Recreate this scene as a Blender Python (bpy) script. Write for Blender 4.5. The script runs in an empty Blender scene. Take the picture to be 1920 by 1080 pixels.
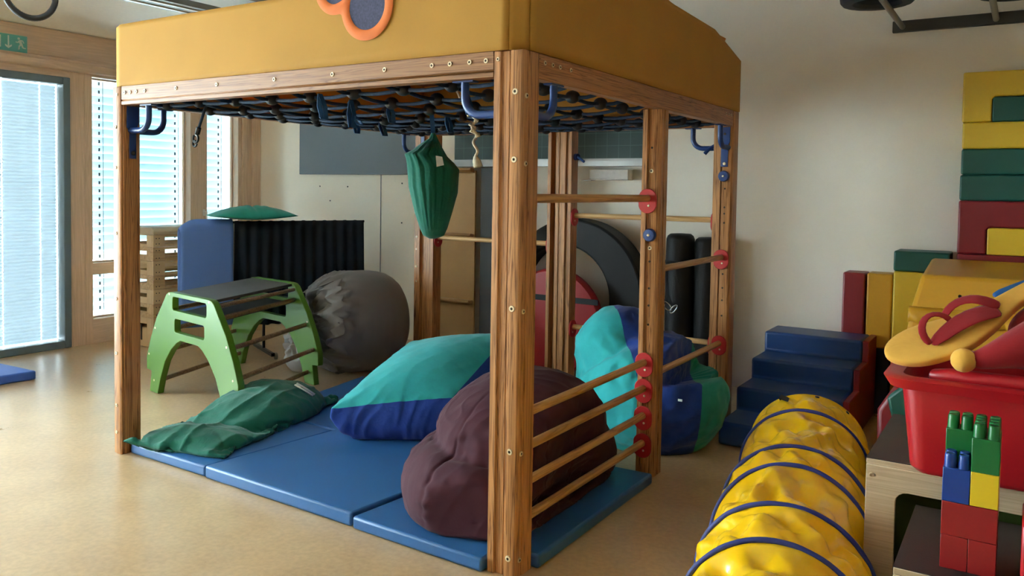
import bpy, bmesh, math, random
import numpy as np
from mathutils import Vector, Matrix, noise as mnoise
C = bpy.context.scene.collection
sc = bpy.context.scene
R = math.radians
random.seed(4); rng = np.random.default_rng(7)

# ---------------------------------------------------------------- camera
cam_d = bpy.data.cameras.new('camera'); cam = bpy.data.objects.new('camera', cam_d); C.objects.link(cam)
right = Vector((0.84345279, 0.53698376, 0.01535681)); up = Vector((-0.03492837, 0.02629186, 0.99904392)); fwd = Vector((-0.5360666, 0.84318277, -0.04093191))
m3 = Matrix((right, up, -fwd)).transposed()
cam.matrix_world = Matrix.Translation((1.60389, -2.58551, 1.48949)) @ m3.to_4x4()
cam_d.sensor_fit = 'HORIZONTAL'; cam_d.sensor_width = 36.0
cam_d.lens = 1521.64 / 1920 * 36
cam_d.shift_y = -(540 - 418.94) / 1920
cam_d.clip_start = 0.05; cam_d.clip_end = 200
sc.camera = cam

# ---------------------------------------------------------------- world, exposure, lights
W = bpy.data.worlds.new('sky'); sc.world = W; W.use_nodes = True
bg = W.node_tree.nodes['Background']
bg.inputs[0].default_value = (0.80, 0.92, 1.0, 1); bg.inputs[1].default_value = 13.0
sc.view_settings.view_transform = 'Standard'; sc.view_settings.look = 'None'
sc.view_settings.exposure = 1.5; sc.view_settings.gamma = 1.0; sc.view_settings.use_curve_mapping = False
sc.cycles.max_bounces = 10; sc.cycles.diffuse_bounces = 6; sc.cycles.transparent_max_bounces = 24
sc.cycles.transmission_bounces = 8; sc.cycles.sample_clamp_indirect = 6.0
sc.cycles.use_denoising = True
sc.cycles.caustics_reflective = False; sc.cycles.caustics_refractive = False

def lamp_area(name, loc, rot, sx, sy, power, col, parent=None):
    l = bpy.data.lights.new(name, 'AREA'); l.shape = 'RECTANGLE'; l.size = sx; l.size_y = sy; l.energy = power; l.color = col
    o = bpy.data.objects.new(name, l); C.objects.link(o); o.location = loc; o.rotation_euler = rot
    if parent: o.parent = parent
    return o

# ---------------------------------------------------------------- materials
def lin(c):
    return tuple((x/255/12.92 if x/255 <= 0.04045 else ((x/255+0.055)/1.055)**2.4) for x in c)
MATS = {}
class N:
    """tiny node helper"""
    def __init__(s, name):
        s.m = bpy.data.materials.new(name); s.m.use_nodes = True; s.t = s.m.node_tree; s.b = s.t.nodes['Principled BSDF']; s.out = s.t.nodes['Material Output']
    def n(s, typ, **kw):
        x = s.t.nodes.new(typ)
        for k, v in kw.items():
            if k.startswith('_'): setattr(x, k[1:], v)
            else: x.inputs[k].default_value = v
        return x
    def l(s, a, b): s.t.links.new(a, b)
    def coords(s, scale=(1, 1, 1), kind='Object'):
        tc = s.n('ShaderNodeTexCoord'); mp = s.n('ShaderNodeMapping'); mp.inputs['Scale'].default_value = scale
        s.l(tc.outputs[kind], mp.inputs['Vector']); return mp.outputs['Vector']
    def ramp(s, fac, stops):
        r = s.n('ShaderNodeValToRGB'); cr = r.color_ramp
        while len(cr.elements) < len(stops): cr.elements.new(0.5)
        for e, (p, c) in zip(cr.elements, stops): e.position = p; e.color = (*c, 1)
        s.l(fac, r.inputs['Fac']); return r.outputs['Color']
    def bump(s, h, strength=0.2, dist=0.01):
        b = s.n('ShaderNodeBump'); b.inputs['Strength'].default_value = strength; b.inputs['Distance'].default_value = dist
        s.l(h, b.inputs['Height']); s.l(b.outputs['Normal'], s.b.inputs['Normal']); return b
def plain(name, rgb, rough=0.5, metal=0.0, var=0.10, nscale=6.0, bump=0.0, bscale=60.0, spec=0.5, sheen=0.0, coat=0.0):
    if name in MATS: return MATS[name]
    k = N(name); c = lin(rgb); k.b.inputs['Roughness'].default_value = rough; k.b.inputs['Metallic'].default_value = metal
    k.b.inputs['Specular IOR Level'].default_value = spec
    if sheen: k.b.inputs['Sheen Weight'].default_value = sheen
    if coat: k.b.inputs['Coat Weight'].default_value = coat; k.b.inputs['Coat Roughness'].default_value = 0.15
    v = k.coords()
    nz = k.n('ShaderNodeTexNoise'); nz.inputs['Scale'].default_value = nscale; nz.inputs['Detail'].default_value = 5
    k.l(v, nz.inputs['Vector'])
    a = tuple(x*(1-var) for x in c); b = tuple(min(1, x*(1+var)) for x in c)
    k.l(k.ramp(nz.outputs['Fac'], [(0.3, a), (0.7, b)]), k.b.inputs['Base Color'])
    if bump:
        n2 = k.n('ShaderNodeTexNoise'); n2.inputs['Scale'].default_value = bscale; n2.inputs['Detail'].default_value = 3
        k.l(v, n2.inputs['Vector']); k.bump(n2.outputs['Fac'], bump, 0.004)
    MATS[name] = k.m; return k.m
def fabric(name, rgb, rough=0.85, weave=900, wr=0.12, wscale=14, sheen=0.15, var=0.12):
    if name in MATS: return MATS[name]
    k = N(name); c = lin(rgb); k.b.inputs['Roughness'].default_value = rough; k.b.inputs['Specular IOR Level'].default_value = 0.25
    k.b.inputs['Sheen Weight'].default_value = sheen
    v = k.coords()
    nz = k.n('ShaderNodeTexNoise'); nz.inputs['Scale'].default_value = 9; nz.inputs['Detail'].default_value = 6; k.l(v, nz.inputs['Vector'])
    k.l(k.ramp(nz.outputs['Fac'], [(0.3, tuple(x*(1-var) for x in c)), (0.72, tuple(min(1, x*(1+var)) for x in c))]), k.b.inputs['Base Color'])
    n2 = k.n('ShaderNodeTexNoise'); n2.inputs['Scale'].default_value = wscale; n2.inputs['Detail'].default_value = 4; n2.inputs['Distortion'].default_value = 0.6; k.l(v, n2.inputs['Vector'])
    k.bump(n2.outputs['Fac'], wr, 0.03)
    MATS[name] = k.m; return k.m
def wood(name, axis, c1, c2, scale=1.0, rough=0.45, ring=26, spec=0.4, mul=0.55):
    """long-grained softwood; axis 0/1/2 = direction of the grain"""
    if name in MATS: return MATS[name]
    k = N(name); s = [ring*scale]*3; s[axis] = 1.1*scale
    k.b.inputs['Roughness'].default_value = rough; k.b.inputs['Specular IOR Level'].default_value = spec
    v = k.coords(tuple(s))
    nz = k.n('ShaderNodeTexNoise'); nz.inputs['Scale'].default_value = 1.0; nz.inputs['Detail'].default_value = 4; nz.inputs['Distortion'].default_value = 0.9; k.l(v, nz.inputs['Vector'])
    mu = k.n('ShaderNodeMath', _operation='MULTIPLY'); mu.inputs[1].default_value = 7.0; k.l(nz.outputs['Fac'], mu.inputs[0])
    fr = k.n('ShaderNodeMath', _operation='PINGPONG'); fr.inputs[1].default_value = 0.5; k.l(mu.outputs[0], fr.inputs[0])
    d = lin(c2); a = lin(c1)
    col = k.ramp(fr.outputs[0], [(0.0, d), (0.12, tuple(.45*x+.55*y for x, y in zip(d, a))), (0.30, a), (0.5, tuple(min(1, x*1.10) for x in a))])
    n3 = k.n('ShaderNodeTexNoise'); n3.inputs['Scale'].default_value = 0.35; n3.inputs['Detail'].default_value = 2; k.l(v, n3.inputs['Vector'])
    mx = k.n('ShaderNodeMix', _data_type='RGBA', _blend_type='MULTIPLY'); mx.inputs[0].default_value = mul
    k.l(col, mx.inputs[6]); k.l(k.ramp(n3.outputs['Fac'], [(0.35, (.72, .68, .62)), (0.65, (1, 1, 1))]), mx.inputs[7])
    k.l(mx.outputs[2], k.b.inputs['Base Color'])
    k.bump(fr.outputs[0], 0.06, 0.002)
    MATS[name] = k.m; return k.m
def translucent(name, rgb, trans=0.4, rough=0.6, rgb2=None):
    """cloth or slat that lets part of the light through"""
    if name in MATS: return MATS[name]
    k = N(name); c = lin(rgb); t = lin(rgb2 or rgb)
    v = k.coords(); nz = k.n('ShaderNodeTexNoise'); nz.inputs['Scale'].default_value = 3; nz.inputs['Detail'].default_value = 5; k.l(v, nz.inputs['Vector'])
    k.l(k.ramp(nz.outputs['Fac'], [(0.3, tuple(x*.93 for x in c)), (0.7, tuple(min(1, x*1.05) for x in c))]), k.b.inputs['Base Color'])
    k.b.inputs['Roughness'].default_value = rough; k.b.inputs['Specular IOR Level'].default_value = 0.3
    n2 = k.n('ShaderNodeTexNoise'); n2.inputs['Scale'].default_value = 4; n2.inputs['Detail'].default_value = 2; k.l(v, n2.inputs['Vector']); k.bump(n2.outputs['Fac'], 0.08, 0.02)
    tr = k.n('ShaderNodeBsdfTranslucent'); tr.inputs['Color'].default_value = (*t, 1)
    mx = k.n('ShaderNodeMixShader'); mx.inputs[0].default_value = trans
    k.l(k.b.outputs[0], mx.inputs[1]); k.l(tr.outputs[0], mx.inputs[2]); k.l(mx.outputs[0], k.out.inputs['Surface'])
    MATS[name] = k.m; return k.m
def glass_mat():
    if 'pane_glass' in MATS: return MATS['pane_glass']
    k = N('pane_glass'); tr = k.n('ShaderNodeBsdfTransparent'); tr.inputs[0].default_value = (.93, .97, .96, 1)
    gl = k.n('ShaderNodeBsdfGlossy'); gl.inputs['Roughness'].default_value = 0.03; gl.inputs['Color'].default_value = (1, 1, 1, 1)
    mx = k.n('ShaderNodeMixShader'); fr = k.n('ShaderNodeFresnel'); fr.inputs[0].default_value = 1.3
    k.l(fr.outputs[0], mx.inputs[0]); k.l(tr.outputs[0], mx.inputs[1]); k.l(gl.outputs[0], mx.inputs[2]); k.l(mx.outputs[0], k.out.inputs['Surface'])
    MATS['pane_glass'] = k.m; return k.m

# ---------------------------------------------------------------- mesh helpers
def worldloc(o):
    v = Vector((0, 0, 0))
    while o: v += o.location; o = o.parent
    return v
class MB:
    """collects shapes in world coordinates and links them as one mesh object"""
    def __init__(s): s.v = []; s.f = []; s.mi = []; s.mat = 0; s.xf = None
    def add(s, vs, fs, mats=None):
        o = len(s.v)
        if s.xf is not None: vs = [tuple(s.xf @ Vector(p)) for p in vs]
        s.v += [tuple(p) for p in vs]; s.f += [tuple(i+o for i in f) for f in fs]
        s.mi += list(mats) if mats is not None else [s.mat]*len(fs)
        return s
    def box(s, x0, x1, y0, y1, z0, z1):
        v = [(x0, y0, z0), (x1, y0, z0), (x1, y1, z0), (x0, y1, z0), (x0, y0, z1), (x1, y0, z1), (x1, y1, z1), (x0, y1, z1)]
        return s.add(v, [(3, 2, 1, 0), (4, 5, 6, 7), (0, 1, 5, 4), (1, 2, 6, 5), (2, 3, 7, 6), (3, 0, 4, 7)])
    def prism(s, poly, a, b, axis=2):
        """poly (CCW 2-D) extruded from a to b; axis 2: (x,y)->z ; 0: (y,z)->x ; 1: (x,z)->y"""
        n = len(poly)
        f = {2: lambda p, t: (p[0], p[1], t), 0: lambda p, t: (t, p[0], p[1]), 1: lambda p, t: (p[0], t, p[1])}[axis]
        v = [f(p, a) for p in poly] + [f(p, b) for p in poly]
        fs = [tuple(range(n))[::-1], tuple(range(n, 2*n))] + [(i, (i+1) % n, n+(i+1) % n, n+i) for i in range(n)]
        if axis == 1: fs = [t[::-1] for t in fs]
        return s.add(v, fs)
    def tube(s, pts, r, n=10, cap=True, closed=False):
        pts = [Vector(p) for p in pts]; m = len(pts); rr = r if isinstance(r, (list, tuple)) else [r]*m
        T = [(pts[(i+1) % m if closed else min(i+1, m-1)] - pts[(i-1) % m if closed else max(i-1, 0)]).normalized() for i in range(m)]
        u = T[0].orthogonal().normalized(); vs = []
        for i in range(m):
            u = (u - T[i]*u.dot(T[i])).normalized(); w = T[i].cross(u)
            for k in range(n):
                a = 2*math.pi*k/n; vs.append(tuple(pts[i] + (u*math.cos(a) + w*math.sin(a))*rr[i]))
        fs = []
        for i in range(m if closed else m-1):
            for k in range(n):
                fs.append((i*n+k, i*n+(k+1) % n, ((i+1) % m)*n+(k+1) % n, ((i+1) % m)*n+k))
        if cap and not closed: fs += [tuple(range(n))[::-1], tuple(range((m-1)*n, m*n))]
        return s.add(vs, fs)
    def lathe(s, prof, c, axis=(0, 0, 1), n=24):
        """prof [(r, h)...] turned about axis through c"""
        ax = Vector(axis).normalized(); u = ax.orthogonal().normalized(); w = ax.cross(u); c = Vector(c); vs = []; fs = []
        for r_, h in prof:
            for k in range(n):
                a = 2*math.pi*k/n; vs.append(tuple(c + ax*h + (u*math.cos(a) + w*math.sin(a))*r_))
        m = len(prof)
        for i in range(m-1):
            for k in range(n): fs.append((i*n+k, i*n+(k+1) % n, (i+1)*n+(k+1) % n, (i+1)*n+k))
        fs += [tuple(range(n))[::-1], tuple(range((m-1)*n, m*n))]
        return s.add(vs, fs)
    def ball(s, c, r, nu=12, nv=8, sc3=(1, 1, 1)):
        prof = [(max(1e-4, math.sin(math.pi*i/nv))*r, -math.cos(math.pi*i/nv)*r) for i in range(nv+1)]
        o = len(s.v); s.lathe(prof, (0, 0, 0), n=nu)
        for i in range(o, len(s.v)):
            p = s.v[i]; s.v[i] = (p[0]*sc3[0]+c[0], p[1]*sc3[1]+c[1], p[2]*sc3[2]+c[2])
        return s
    def build(s, name, mat, parent=None, smooth=None, bevel=0, seg=2, sub=0, solid=0):
        me = bpy.data.meshes.new(name); off = worldloc(parent) if parent else Vector((0, 0, 0))
        me.from_pydata([(p[0]-off.x, p[1]-off.y, p[2]-off.z) for p in s.v], [], s.f); me.update()
        for mm in (mat if isinstance(mat, (list, tuple)) else [mat]): me.materials.append(mm)
        me.polygons.foreach_set('material_index', s.mi)
        b = bmesh.new(); b.from_mesh(me); bmesh.ops.recalc_face_normals(b, faces=b.faces)
        b.to_mesh(me); b.free()
        o = bpy.data.objects.new(name, me); C.objects.link(o)
        if parent: o.parent = parent
        if smooth is None: smooth = False
        if smooth == 'auto' or bevel:
            for p in me.polygons: p.use_smooth = True
            me.set_sharp_from_angle(angle=R(38 if not bevel else 50))
        elif smooth:
            for p in me.polygons: p.use_smooth = True
        if bevel:
            md = o.modifiers.new('bevel', 'BEVEL'); md.width = bevel; md.segments = seg; md.limit_method = 'ANGLE'; md.angle_limit = R(40); md.harden_normals = False
        if solid:
            md = o.modifiers.new('solid', 'SOLIDIFY'); md.thickness = solid; md.offset = 0
        if sub:
            md = o.modifiers.new('sub', 'SUBSURF'); md.levels = sub; md.render_levels = sub
        return o
def tag(o, label=None, cat=None, group=None, kind=None):
    if label: o['label'] = label
    if cat: o['category'] = cat
    if group: o['group'] = group
    if kind: o['kind'] = kind
    return o
def thing(name, label, cat, loc, group=None):
    o = bpy.data.objects.new(name, None); C.objects.link(o); o.location = loc; o.empty_display_size = 0.1
    return tag(o, label, cat, group)
def box_obj(name, mat, b, parent=None, bevel=0, seg=2, **kw):
    return MB().box(*b).build(name, mat, parent, bevel=bevel, seg=seg, **kw)
def origin_to(o, p):
    """moves the mesh origin of a one-mesh thing to point p (world), shape stays"""
    p = Vector(p); o.data.transform(Matrix.Translation(-p)); o.location = o.location + p; return o
def sect(pts, x):
    for (a, b), (c, d) in zip(pts, pts[1:]):
        if a <= x <= c: return b+(d-b)*(x-a)/(c-a)
    return pts[0][1] if x < pts[0][0] else pts[-1][1]
def arc(c, r, a0, a1, n, plane):
    """points on an arc; plane = (u, v) unit vectors"""
    u, v = Vector(plane[0]), Vector(plane[1]); c = Vector(c)
    return [c + u*r*math.cos(R(a0+(a1-a0)*i/n)) + v*r*math.sin(R(a0+(a1-a0)*i/n)) for i in range(n+1)]

# ---------------------------------------------------------------- soft things
def pbd(V, F, steps=120, iters=4, press=20.0, vol=None, grav=9.8, ground=0.0, fill=None, pin=None, dt=1/60, damp=0.985, fric=0.5, stretch=1.0, bend=0.25, pairs=None, gap=0.006, shear=0.6, planes=(), start=None):
    """position-based cloth: V (n,3), F quads. press pushes along the normals (below height `fill` if given)."""
    V = np.array(V, float); F = np.array(F, int); n = len(V)
    e = {}
    for q in F:
        for i in range(4):
            a, b = int(q[i]), int(q[(i+1) % 4]); e[(min(a, b), max(a, b))] = 1.0
    nb = {}
    for (a, b) in e: nb.setdefault(a, set()).add(b); nb.setdefault(b, set()).add(a)
    for q in F:
        for a, b in ((int(q[0]), int(q[2])), (int(q[1]), int(q[3]))):
            e.setdefault((min(a, b), max(a, b)), shear)
    L0 = {}
    for (a, b) in e: L0[(a, b)] = np.linalg.norm(V[a]-V[b])*stretch
    bendE = {}
    if bend:
        for a in nb:
            ns = list(nb[a])
            for i in range(len(ns)):
                for j in range(i+1, len(ns)):
                    p, q = ns[i], ns[j]; da = V[p]-V[a]; db = V[q]-V[a]
                    la, lb = np.linalg.norm(da), np.linalg.norm(db)
                    if la < 1e-9 or lb < 1e-9: continue
                    if da@db/(la*lb) < -0.86:
                        k = (min(p, q), max(p, q))
                        if k not in e: bendE[k] = bend
    for k in bendE: L0[k] = np.linalg.norm(V[k[0]]-V[k[1]])*stretch
    e.update(bendE)
    # greedy colouring
    keys = list(e); used = [0]*n; groups = []
    for k in keys:
        m = used[k[0]] | used[k[1]]; c = 0
        while m >> c & 1: c += 1
        used[k[0]] |= 1 << c; used[k[1]] |= 1 << c
        while len(groups) <= c: groups.append([])
        groups[c].append(k)
    G = []
    for g in groups:
        a = np.array(g); G.append((a[:, 0], a[:, 1], np.array([L0[k] for k in g]), np.array([e[k] for k in g])))
    w = np.ones(n)
    if pin is not None: w[list(pin)] = 0.0
    X = (V if start is None else np.array(start, float)).copy(); vel = np.zeros_like(X)
    am = np.linalg.norm(np.cross(V[F[:, 2]]-V[F[:, 0]], V[F[:, 3]]-V[F[:, 1]])*0.5, axis=1).sum()/n
    pt, pb = (np.array([p[0] for p in pairs]), np.array([p[1] for p in pairs])) if pairs else (None, None)
    for st in range(steps):
        A, B, Cc, D = X[F[:, 0]], X[F[:, 1]], X[F[:, 2]], X[F[:, 3]]
        nrm = np.cross(Cc-A, D-B)*0.5
        if press:
            ctr = (A+B+Cc+D)/4
            if vol is not None: p = press*max(0.0, min(1.0, 4*(1-np.sum(ctr*nrm)/3/vol)))
            else: p = press
            fo = nrm*p/4 if fill is None else nrm*(p*np.clip(fill-ctr[:, 2], 0, None))[:, None]/4
            acc = np.zeros_like(X)
            for c in range(4): np.add.at(acc, F[:, c], fo)
            vel += dt*acc/am*w[:, None]
        vel[:, 2] -= dt*grav*w
        sp = np.linalg.norm(vel, axis=1, keepdims=True); vel *= np.minimum(1, 2.5/np.maximum(sp, 1e-9))
        Pn = X + vel*dt
        for it in range(iters):
            for a, b, l0, k in G:
                d = Pn[b]-Pn[a]; L = np.linalg.norm(d, axis=1)+1e-12
                ws = w[a]+w[b]; ws[ws == 0] = 1
                c = ((L-l0)*k/L/ws)[:, None]*d
                Pn[a] += c*w[a][:, None]; Pn[b] -= c*w[b][:, None]
            if pairs:
                dz = (Pn[pb, 2]+gap)-Pn[pt, 2]; m = dz > 0
                Pn[pt[m], 2] += dz[m]*.5; Pn[pb[m], 2] -= dz[m]*.5
            for (q, nn) in planes:
                d = (Pn-q)@nn; m = d < 0; Pn[m] -= d[m][:, None]*nn
            if ground is not None:
                m = Pn[:, 2] < ground; Pn[m, 2] = ground; Pn[m, :2] = Pn[m, :2]*(1-fric)+X[m, :2]*fric
        vel = (Pn-X)/dt*damp; X = Pn
    return X
def pillow_mesh(w, h, nx, ny, prof=None, z0=0.02):
    """two sheets sewn round the edge; returns V, F, (top,bottom) pairs, grid index fn"""
    idx = {}; V = []; F = []
    for s in (1, -1):
        for j in range(ny+1):
            for i in range(nx+1):
                edge = i in (0, nx) or j in (0, ny)
                if edge and s == -1: idx[(s, i, j)] = idx[(1, i, j)]; continue
                u, v = i/nx-.5, j/ny-.5
                k = prof(j/ny) if prof else 1.0
                idx[(s, i, j)] = len(V); V.append((u*w*k, v*h, 0 if edge else s*z0*(1+.3*math.sin(7*u+5*v*s))))
    for s in (1, -1):
        for j in range(ny):
            for i in range(nx):
                q = (idx[(s, i, j)], idx[(s, i+1, j)], idx[(s, i+1, j+1)], idx[(s, i, j+1)])
                F.append(q if s == 1 else q[::-1])
    pairs = [(idx[(1, i, j)], idx[(-1, i, j)]) for j in range(1, ny) for i in range(1, nx)]
    return np.array(V), F, pairs, idx
def box_mesh(corners, n):
    """8 corners (000,100,110,010,001,101,111,011), (nx,ny,nz) cells; returns V, F, face tag (0 bottom,1 top,2.. sides)"""
    c = np.array(corners, float); nx, ny, nz = n; idx = {}; V = []; F = []; tg = []
    def vert(i, j, k):
        key = (i, j, k)
        if key not in idx:
            u, v, w_ = i/nx, j/ny, k/nz
            p = ((c[0]*(1-u)+c[1]*u)*(1-v)+(c[3]*(1-u)+c[2]*u)*v)*(1-w_)+((c[4]*(1-u)+c[5]*u)*(1-v)+(c[7]*(1-u)+c[6]*u)*v)*w_
            idx[key] = len(V); V.append(p)
        return idx[key]
    for i in range(nx):
        for j in range(ny):
            F.append((vert(i, j, 0), vert(i, j+1, 0), vert(i+1, j+1, 0), vert(i+1, j, 0))); tg.append(0)
            F.append((vert(i, j, nz), vert(i+1, j, nz), vert(i+1, j+1, nz), vert(i, j+1, nz))); tg.append(1)
        for k in range(nz):
            F.append((vert(i, 0, k), vert(i+1, 0, k), vert(i+1, 0, k+1), vert(i, 0, k+1))); tg.append(2)
            F.append((vert(i, ny, k), vert(i, ny, k+1), vert(i+1, ny, k+1), vert(i+1, ny, k))); tg.append(3)
    for j in range(ny):
        for k in range(nz):
            F.append((vert(0, j, k), vert(0, j, k+1), vert(0, j+1, k+1), vert(0, j+1, k))); tg.append(4)
            F.append((vert(nx, j, k), vert(nx, j+1, k), vert(nx, j+1, k+1), vert(nx, j, k+1))); tg.append(5)
    return np.array(V), F, tg
def soft_obj(name, V, F, mats, mi=None, parent=None, sub=1):
    b = MB(); b.add([tuple(p) for p in V], F, mi if mi is not None else [0]*len(F))
    return b.build(name, mats, parent, smooth=True, sub=sub)
def fbm(p, s, o=3):
    return mnoise.fractal(Vector(p)*s, 1.0, 2.0, o)
def star(center, fn, nu=64, nv=40):
    """star-shaped closed surface: fn(dir Vector)->radius ; returns V, F, face centre dirs"""
    V = []; F = []
    dirs = []
    V.append(None); dirs.append(Vector((0, 0, -1)))
    for j in range(1, nv):
        t = math.pi*j/nv
        for i in range(nu):
            a = 2*math.pi*i/nu; dirs.append(Vector((math.sin(t)*math.cos(a), math.sin(t)*math.sin(a), -math.cos(t))))
    dirs.append(Vector((0, 0, 1)))
    V = [tuple(Vector(center)+d*fn(d)) for d in dirs]
    top = len(V)-1
    for i in range(nu): F.append((0, 1+(i+1) % nu, 1+i))
    for j in range(nv-2):
        for i in range(nu):
            a = 1+j*nu; b = a+nu; F.append((a+i, a+(i+1) % nu, b+(i+1) % nu, b+i))
    a = 1+(nv-2)*nu
    for i in range(nu): F.append((a+i, a+(i+1) % nu, top))
    fc = [sum((dirs[i] for i in f), Vector()).normalized() for f in F]
    return V, F, fc

def cube_star(center, fn, n=34):
    """star-shaped closed surface on a quad cube-sphere; returns V, F, face directions"""
    c = [(-1, -1, -1), (1, -1, -1), (1, 1, -1), (-1, 1, -1), (-1, -1, 1), (1, -1, 1), (1, 1, 1), (-1, 1, 1)]
    V, F, tg = box_mesh(c, (n, n, n)); V = np.tan(V*math.pi/4*.96)/math.tan(math.pi/4*.96)
    D = [Vector(v).normalized() for v in V]
    P_ = np.array([tuple(Vector(center)+d*fn(d)) for d in D])
    fc = [sum((D[i] for i in f), Vector()).normalized() for f in F]
    return P_, F, fc
def volume(V, F):
    V = np.array(V); Fa = np.array(F); ctr = V[Fa].mean(1); return np.sum(ctr*np.cross(V[Fa[:, 2]]-V[Fa[:, 0]], V[Fa[:, 3]]-V[Fa[:, 1]])*.5)/3
def jitter(V, a, s=6.0, seed=0.0):
    return np.array([[p[0]+a*mnoise.noise(Vector((p[0]*s, p[1]*s, p[2]*s+seed))), p[1]+a*mnoise.noise(Vector((p[0]*s+9, p[1]*s, p[2]*s+seed))), p[2]+a*mnoise.noise(Vector((p[0]*s, p[1]*s+7, p[2]*s+seed)))] for p in V])

def panels(o, cuts, pick):
    """cuts a one-mesh object cleanly along planes [(point, normal)] (local), then gives each face the material pick(centre)"""
    b = bmesh.new(); b.from_mesh(o.data)
    for p, n_ in cuts: bmesh.ops.bisect_plane(b, geom=b.verts[:]+b.edges[:]+b.faces[:], plane_co=p, plane_no=n_)
    for f in b.faces: f.material_index = pick(f.calc_center_median()); f.smooth = True
    b.to_mesh(o.data); b.free()

def detail(o, fn, cuts=1):
    """finer grid on a cloth object, then moves every vertex along its normal by fn(world point)"""
    off = worldloc(o); b = bmesh.new(); b.from_mesh(o.data)
    if cuts: bmesh.ops.subdivide_edges(b, edges=b.edges[:], cuts=cuts, use_grid_fill=True, smooth=.5)
    b.normal_update()
    mv = [(v, v.normal.copy(), fn(v.co+off)) for v in b.verts]
    for v, n_, k in mv: v.co += n_*k
    for f in b.faces: f.smooth = True
    b.to_mesh(o.data); b.free(); return o
def ridge(p, A, sharp=3.0):
    """crease lines 0..1 from noise stretched by the matrix A"""
    return (1-min(1, 2.2*abs(mnoise.noise(A @ Vector(p)))))**sharp
def stretch(axis, lo, hi):
    """matrix with frequency lo along axis and hi across it"""
    a = Vector(axis).normalized(); M = Matrix.Identity(3)*hi
    for i in range(3):
        for j in range(3): M[i][j] += (lo-hi)*a[i]*a[j]
    return M
def tri(x): x = x % 1.0; return 4*abs(x-.5)-1
# ---------------------------------------------------------------- the room
XW, YB, XR, YF, H = -5.71, 3.60, 4.3, -4.6, 2.85
def floor_mat():
    k = N('floor_linoleum'); k.b.inputs['Specular IOR Level'].default_value = 0.5
    v = k.coords()
    n1 = k.n('ShaderNodeTexNoise'); n1.inputs['Scale'].default_value = 2.2; n1.inputs['Detail'].default_value = 9; n1.inputs['Roughness'].default_value = 0.65; k.l(v, n1.inputs['Vector'])
    n2 = k.n('ShaderNodeTexNoise'); n2.inputs['Scale'].default_value = 40; n2.inputs['Detail'].default_value = 4; k.l(v, n2.inputs['Vector'])
    a = k.ramp(n1.outputs['Fac'], [(0.3, lin((182, 150, 110))), (0.7, lin((206, 176, 136)))])
    b = k.ramp(n2.outputs['Fac'], [(0.35, (.86, .86, .86)), (0.65, (1, 1, 1))])
    mx = k.n('ShaderNodeMix', _data_type='RGBA', _blend_type='MULTIPLY'); mx.inputs[0].default_value = 1
    k.l(a, mx.inputs[6]); k.l(b, mx.inputs[7]); k.l(mx.outputs[2], k.b.inputs['Base Color'])
    rr = k.n('ShaderNodeMapRange'); rr.inputs[3].default_value = 0.22; rr.inputs[4].default_value = 0.38; k.l(n1.outputs['Fac'], rr.inputs[0]); k.l(rr.outputs[0], k.b.inputs['Roughness'])
    k.bump(n2.outputs['Fac'], 0.03, 0.003)
    return k.m
M_wall = plain('white_plaster', (240, 233, 219), 0.9, var=0.03, nscale=2, bump=0.15, bscale=180, spec=0.2)
M_ceil = plain('ceiling_plaster', (244, 244, 240), 0.95, var=0.02, nscale=30, bump=0.5, bscale=240, spec=0.1)
M_frame_y = wood('window_pine_y', 1, (214, 188, 166), (208, 182, 158), 0.7, 0.5, ring=24, mul=.12)
M_frame_z = wood('window_pine_z', 2, (216, 188, 162), (209, 180, 153), 0.7, 0.5, ring=24, mul=.12)
M_glass = glass_mat()

M_dim_wall = plain('bounce_cutting_tan', (182, 168, 150), .9, var=.05, nscale=4)  # dark tan made up for the two unseen walls, cuts bounced light
fl = MB().box(XW-.14, XR, YF, YB, -.1, 0).build('floor', floor_mat()); tag(fl, kind='structure')
def HC(x): return H+.037*(x-XW)
ce = MB().prism([(XW-.14, HC(XW-.14)), (XR, HC(XR)), (XR, HC(XR)+.1), (XW-.14, HC(XW-.14)+.1)], YF, YB, 1).build('ceiling', M_ceil); tag(ce, kind='structure')
wb = MB().box(XW-.14, XR+.1, YB, YB+.15, -.1, H+.55).build('wall_back', M_wall); tag(wb, kind='structure')
wr = MB().box(XR, XR+.1, YF-.1, YB, -.1, H+.55).build('wall_right', M_dim_wall); tag(wr, kind='structure')
wf = MB().box(XW-.14, XR+.1, YF-.1, YF, -.1, H+.55).build('wall_front', M_dim_wall); tag(wf, kind='structure')
# window wall: posts, lintel and sills of pale pine, with real openings
X0, X1 = XW-.14, XW
w = MB()
w.mat = 1
for a, b in ((YF, -4.3), (-2.25, -2.05), (-.25, -.05), (1.464, 1.672), (2.715, 2.913), (3.312, YB)): w.box(X0, X1, a, b, 0, 2.60)
w.mat = 0
w.box(X0, X1, YF, YB, 2.60, H-.0055)
for a, b in ((-4.3, -2.25), (-2.05, -.25)): w.box(X0, X1, a, b, 2.46, 2.60); w.box(X0, X1, a, b, 0, .16)
w.box(X0, X1, -.05, 1.464, 2.437, 2.60)
for a, b in ((1.672, 2.715), (2.913, 3.312)):
    w.box(X0, X1, a, b, 2.472, 2.60); w.box(X0, X1, a, b, .645, .75); w.box(X0, X1, a, b, 0, .228)
wl = w.build('wall_left', [M_frame_y, M_frame_z]); tag(wl, kind='structure')
tr = MB(); tr.prism([(X1, 2.492), (X1+.05, 2.50), (X1+.085, 2.548), (X1+.085, 2.566), (X1+.02, 2.574), (X1+.014, 2.60), (X1, 2.60)], YF, YB-.001, 1)
tag(tr.build('trim_1', M_frame_y, bevel=.006), kind='structure')
tr = MB()
for y in (1.6,): tr.box(X1, X1+.004, y-.004, y, 0, 2.49)
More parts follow.
